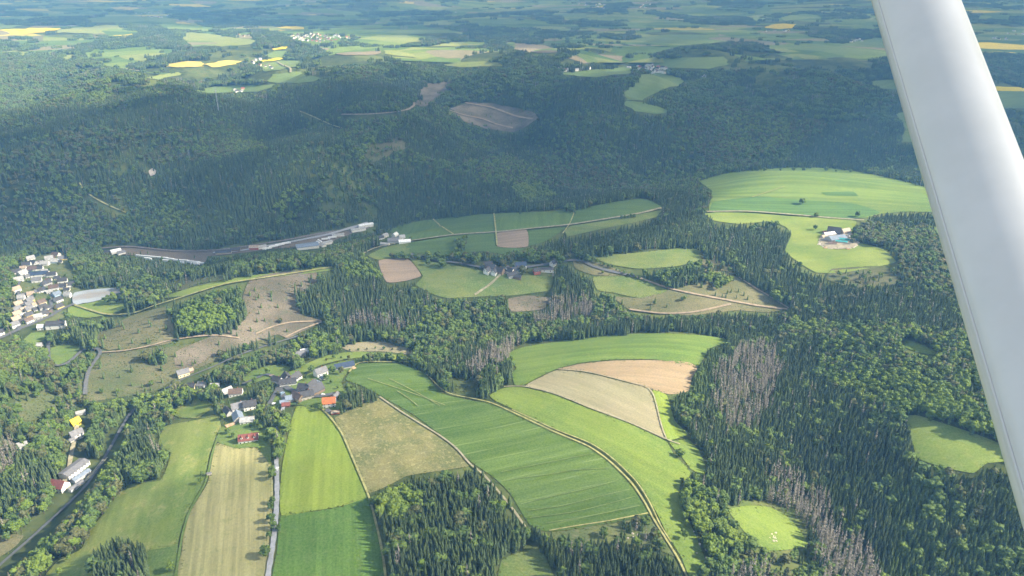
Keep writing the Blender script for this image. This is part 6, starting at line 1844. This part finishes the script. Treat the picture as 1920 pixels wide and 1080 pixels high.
# ------------------------------------------------------------------ clouds that shade part of the country (high above the aircraft)
def clouds():
    zc = 1500.0
    off = np.array([SUN_DIR.x, SUN_DIR.y]) / SUN_DIR.z
    SH = [
     # outline of the shade on the ground in photo pixels, how dense, softness in metres
     ([(-700,330),(-300,260),(0,222),(150,212),(330,192),(480,182),(620,158),(700,132),(860,122),(1000,128),(1130,118),(1400,60),(2500,60),(2500,300),(1760,305),(1640,318),(1500,312),(1400,325),(1330,345),(1290,400),(1220,440),(1120,470),(1050,520),(1030,560),(900,570),(800,520),(720,500),(640,478),(400,490),(100,470),(-700,480)], .82, 85),
     ([(-900,52),(0,52),(250,48),(480,50),(600,55),(760,68),(900,78),(1100,105),(1400,70),(2600,70),(2600,-40),(-900,-40)], .8, 160),
     ([(900,905),(1050,870),(1130,890),(1200,940),(1240,985),(1290,1080),(1290,1160),(900,1160)], .58, 45),
     ([(640,690),(800,700),(1000,780),(1020,810),(900,835),(820,810),(740,765),(660,735)], .45, 45),
     ([(230,500),(420,490),(640,480),(640,500),(420,540),(230,560),(120,600),(40,560),(60,500)], .35, 50),
     ([(700,590),(1000,585),(1300,600),(1420,640),(1240,620),(960,660),(840,735),(700,660)], .18, 45),
     ([(0,780),(260,720),(300,760),(240,830),(120,960),(0,1060),(-200,1080),(-200,800)], .25, 45),
    ]
    st = 45.0
    xs = np.arange(-7500, 7500, st * 2); ys = np.arange(300, 13000, st * 2)
    fx = np.arange(-2600, 2600, st); fy = np.arange(-300, 3600, st)

    def dens(GX, GY):
        dn = np.zeros(GX.shape)
        wob = (vnoise(GX, GY, 170, 21) - .5) * 120 + (vnoise(GX, GY, 70, 22) - .5) * 60
        for pl, wt, soft in SH:
            px, py = ground([q[0] for q in pl], [q[1] for q in pl])
            P = np.stack([px, py], -1)
            ins = inside(P, GX, GY)
            dd = np.full(GX.shape, 1e9)
            for a, b in zip(P, np.roll(P, -1, 0)):
                ab = b - a; L2 = (ab ** 2).sum() + 1e-9
                t = np.clip(((GX - a[0]) * ab[0] + (GY - a[1]) * ab[1]) / L2, 0, 1)
                dd = np.minimum(dd, np.hypot(GX - a[0] - t * ab[0], GY - a[1] - t * ab[1]))
            sd = np.where(ins, dd, -dd) + wob * (soft / 90)
            u = np.clip((sd + soft) / (2 * soft), 0, 1)
            dn = np.maximum(dn, wt * u * u * (3 - 2 * u))
        dn = dn * np.clip(1.0 + 1.0 * (vnoise(GX, GY, 300, 55) * .7 + vnoise(GX, GY, 130, 56) * .3 - .5), .45, 1.15)
        dn = np.clip(dn, 0, .9)
        # unseen cloud patch, added to keep most of the sun off the strut
        ax_, ay_ = -off * CAM_H
        u = np.clip((260 - np.hypot(GX - ax_, GY - ay_)) / 180, 0, 1)
        return np.maximum(dn, .88 * u * u * (3 - 2 * u))
    m, nt, b = new_mat('cloud')
    at = nt.nodes.new('ShaderNodeAttribute'); at.attribute_name = 'thickness'
    b.inputs['Base Color'].default_value = (.85, .86, .88, 1); b.inputs['Roughness'].default_value = 1
    tr = nt.nodes.new('ShaderNodeBsdfTransparent')
    mx = nt.nodes.new('ShaderNodeMixShader')
    nt.links.new(at.outputs['Fac'], mx.inputs[0]); nt.links.new(tr.outputs[0], mx.inputs[1]); nt.links.new(b.outputs[0], mx.inputs[2])
    nt.links.new(mx.outputs[0], nt.nodes['Material Output'].inputs['Surface'])
    # one grid, finer over the near country
    xs = np.unique(np.concatenate([xs[np.abs(xs) > 2600], fx])); ys = np.unique(np.concatenate([ys[ys > 3600], fy]))
    GX, GY = np.meshgrid(xs, ys)
    dn = dens(GX, GY)
    lump = vnoise(GX, GY, 260, 31) * .6 + vnoise(GX, GY, 110, 32) * .4
    top = 40 + 320 * dn * (.4 + lump); bot = -30 * dn
    ny, nx = GX.shape
    vid = -np.ones((2, ny, nx), int)
    cell = np.maximum.reduce([dn[:-1, :-1], dn[1:, :-1], dn[:-1, 1:], dn[1:, 1:]]) > .012
    use = np.zeros((ny, nx), bool)
    for a in (0, 1):
        for c in (0, 1): use[a:ny-1+a, c:nx-1+c] |= cell
    edge = dn <= .012
    v = []; th = []
    k = int(use.sum())
    vid[0][use] = np.arange(k); vid[1][use] = np.arange(k, 2 * k)
    alpha = 1 - np.sqrt(np.clip(1 - dn, 0, 1))
    for zz in (top, bot):
        zz = np.where(edge, 0, zz)
        v.append(np.stack([GX[use] + off[0] * zc, GY[use] + off[1] * zc, zc + zz[use]], -1)); th.append(alpha[use])
    v = np.concatenate(v); th = np.concatenate(th)
    j, i = np.where(cell)
    f = [np.stack([vid[0][j, i], vid[0][j, i+1], vid[0][j+1, i+1], vid[0][j+1, i]], -1), np.stack([vid[1][j, i], vid[1][j+1, i], vid[1][j+1, i+1], vid[1][j, i+1]], -1)]
    me = bpy.data.meshes.new('clouds')
    me.from_pydata(v.tolist(), [], np.concatenate(f).tolist())
    a = me.attributes.new('thickness', 'FLOAT', 'POINT'); a.data.foreach_set('value', th.astype(np.float32))
    me.materials.append(m); me.polygons.foreach_set('use_smooth', np.ones(len(me.polygons), bool)); me.update()
    o = obj('clouds', me)
    tag(o, 'broken grey-white clouds high above the country', 'clouds', None, 'stuff')


clouds()

# ------------------------------------------------------------------ haze
def haze():
    b = MB(); b.box(-27000, 27000, -27000, 27000, ZMIN - 1.0, CAM_H + 12)
    m = bpy.data.materials.new('haze_air'); m.use_nodes = True
    nt = m.node_tree; nt.nodes.remove(nt.nodes['Principled BSDF'])
    pv = nt.nodes.new('ShaderNodeVolumePrincipled')
    pv.inputs['Color'].default_value = (.20, .50, 1.0, 1)
    pv.inputs['Absorption Color'].default_value = (1, 1, 1, 1)     # clean air: scatters blue, absorbs nothing
    pv.inputs['Density'].default_value = HAZE
    pv.inputs['Anisotropy'].default_value = .0
    nt.links.new(pv.outputs[0], nt.nodes['Material Output'].inputs['Volume'])
    o = obj('haze', b.build('haze', [m]))
    tag(o, 'bluish summer haze over the whole country', 'haze', None, 'stuff')


HAZE = 1.05e-4
haze()

# ------------------------------------------------------------------ wing strut of the aircraft, close to the camera
def strut():
    def pt(px, py, depth):
        d = rays([px], [py])[0]
        return Vector(d * depth) + Vector((0, 0, CAM_H))
    A = pt(1714, 0, 1.15); B = pt(2018, 900, 1.15 * .645)
    ax = (A - B).normalized()
    A2, B2 = A + ax * 1.3, B - ax * .35
    mid = (A + B) * .5 - Vector((0, 0, CAM_H))
    e = ax.cross(mid.normalized()).normalized()
    if e.x < 0: e = -e
    e = (Matrix.Rotation(R(5), 3, ax) @ e) if (Matrix.Rotation(R(5), 3, ax) @ e).y > e.y else (Matrix.Rotation(R(-5), 3, ax) @ e)
    n = e.cross(ax).normalized()
    if n.dot(mid) > 0: n = -n                     # n looks at the camera
    chord = .110; th = .094
    def ring(c, k=48, s=1.0, g=0.0):
        out = []
        for i in range(k):
            t = 2 * math.pi * i / k
            u = math.cos(t); w_ = math.sin(t)
            prof = (1 - abs(u) ** 2.05) ** .5 * (1 + .10 * u)
            out.append(c + e * (u * chord * .5 * s) + n * (math.copysign(prof, w_) * th * .5 * s + g))
        return out
    m, nt, bs = new_mat('strut_white_paint')
    bs.inputs['Base Color'].default_value = (.80, .81, .80, 1); bs.inputs['Roughness'].default_value = .32; bs.inputs['Specular IOR Level'].default_value = .5
    nn, _ = pos_noise(nt, 9, 0, (1, 1, 1), 4)
    c = mixc(nt, ramp(nt, nn, .35, .65), (.63, .635, .61), (.68, .68, .655)); nt.links.new(c, bs.inputs['Base Color'])
    bs.inputs['Coat Weight'].default_value = .3
    t = empty('wing_strut', B2)
    tag(t, 'white wing strut of the aircraft crossing the right side of the view', 'wing strut')
    K = 48; v = []; f = []
    steps = 12
    for s in range(steps + 1): v += [tuple(p - B2) for p in ring(B2 + (A2 - B2) * s / steps)]
    for s in range(steps):
        for i in range(K): f.append((s*K + i, s*K + (i+1) % K, (s+1)*K + (i+1) % K, (s+1)*K + i))
    f += [tuple(range(K-1, -1, -1)), tuple(range(steps*K, steps*K + K))]
    me = mesh('fairing', v, f, m, None, True)
    bm = bmesh.new(); bm.from_mesh(me); bmesh.ops.recalc_face_normals(bm, faces=bm.faces); bm.to_mesh(me); bm.free()
    obj('fairing', me, t)
    # raised seam strip along the leading edge
    b = MB(); v = []; us = [-.90, -.865, -.83]
    for s in (0, 1):
        c0 = (A2 if s else B2) - B2
        for u in us:
            prof = (1 - abs(u) ** 2.05) ** .5 * (1 + .10 * u)
            for gap in (-.0005, .0012 if u == us[1] else .0004):
                v.append(tuple(c0 + e * (u * chord * .5) + n * (prof * th * .5 + gap)))
    b.add(v, [(1, 3, 9, 7), (3, 5, 11, 9), (0, 1, 7, 6), (5, 4, 10, 11)])
    me = b.build('seam_strip', [simple('seam_paint', (.64, .64, .62), .4, .4, var=.03)], True)
    obj('seam_strip', me, t)


strut()
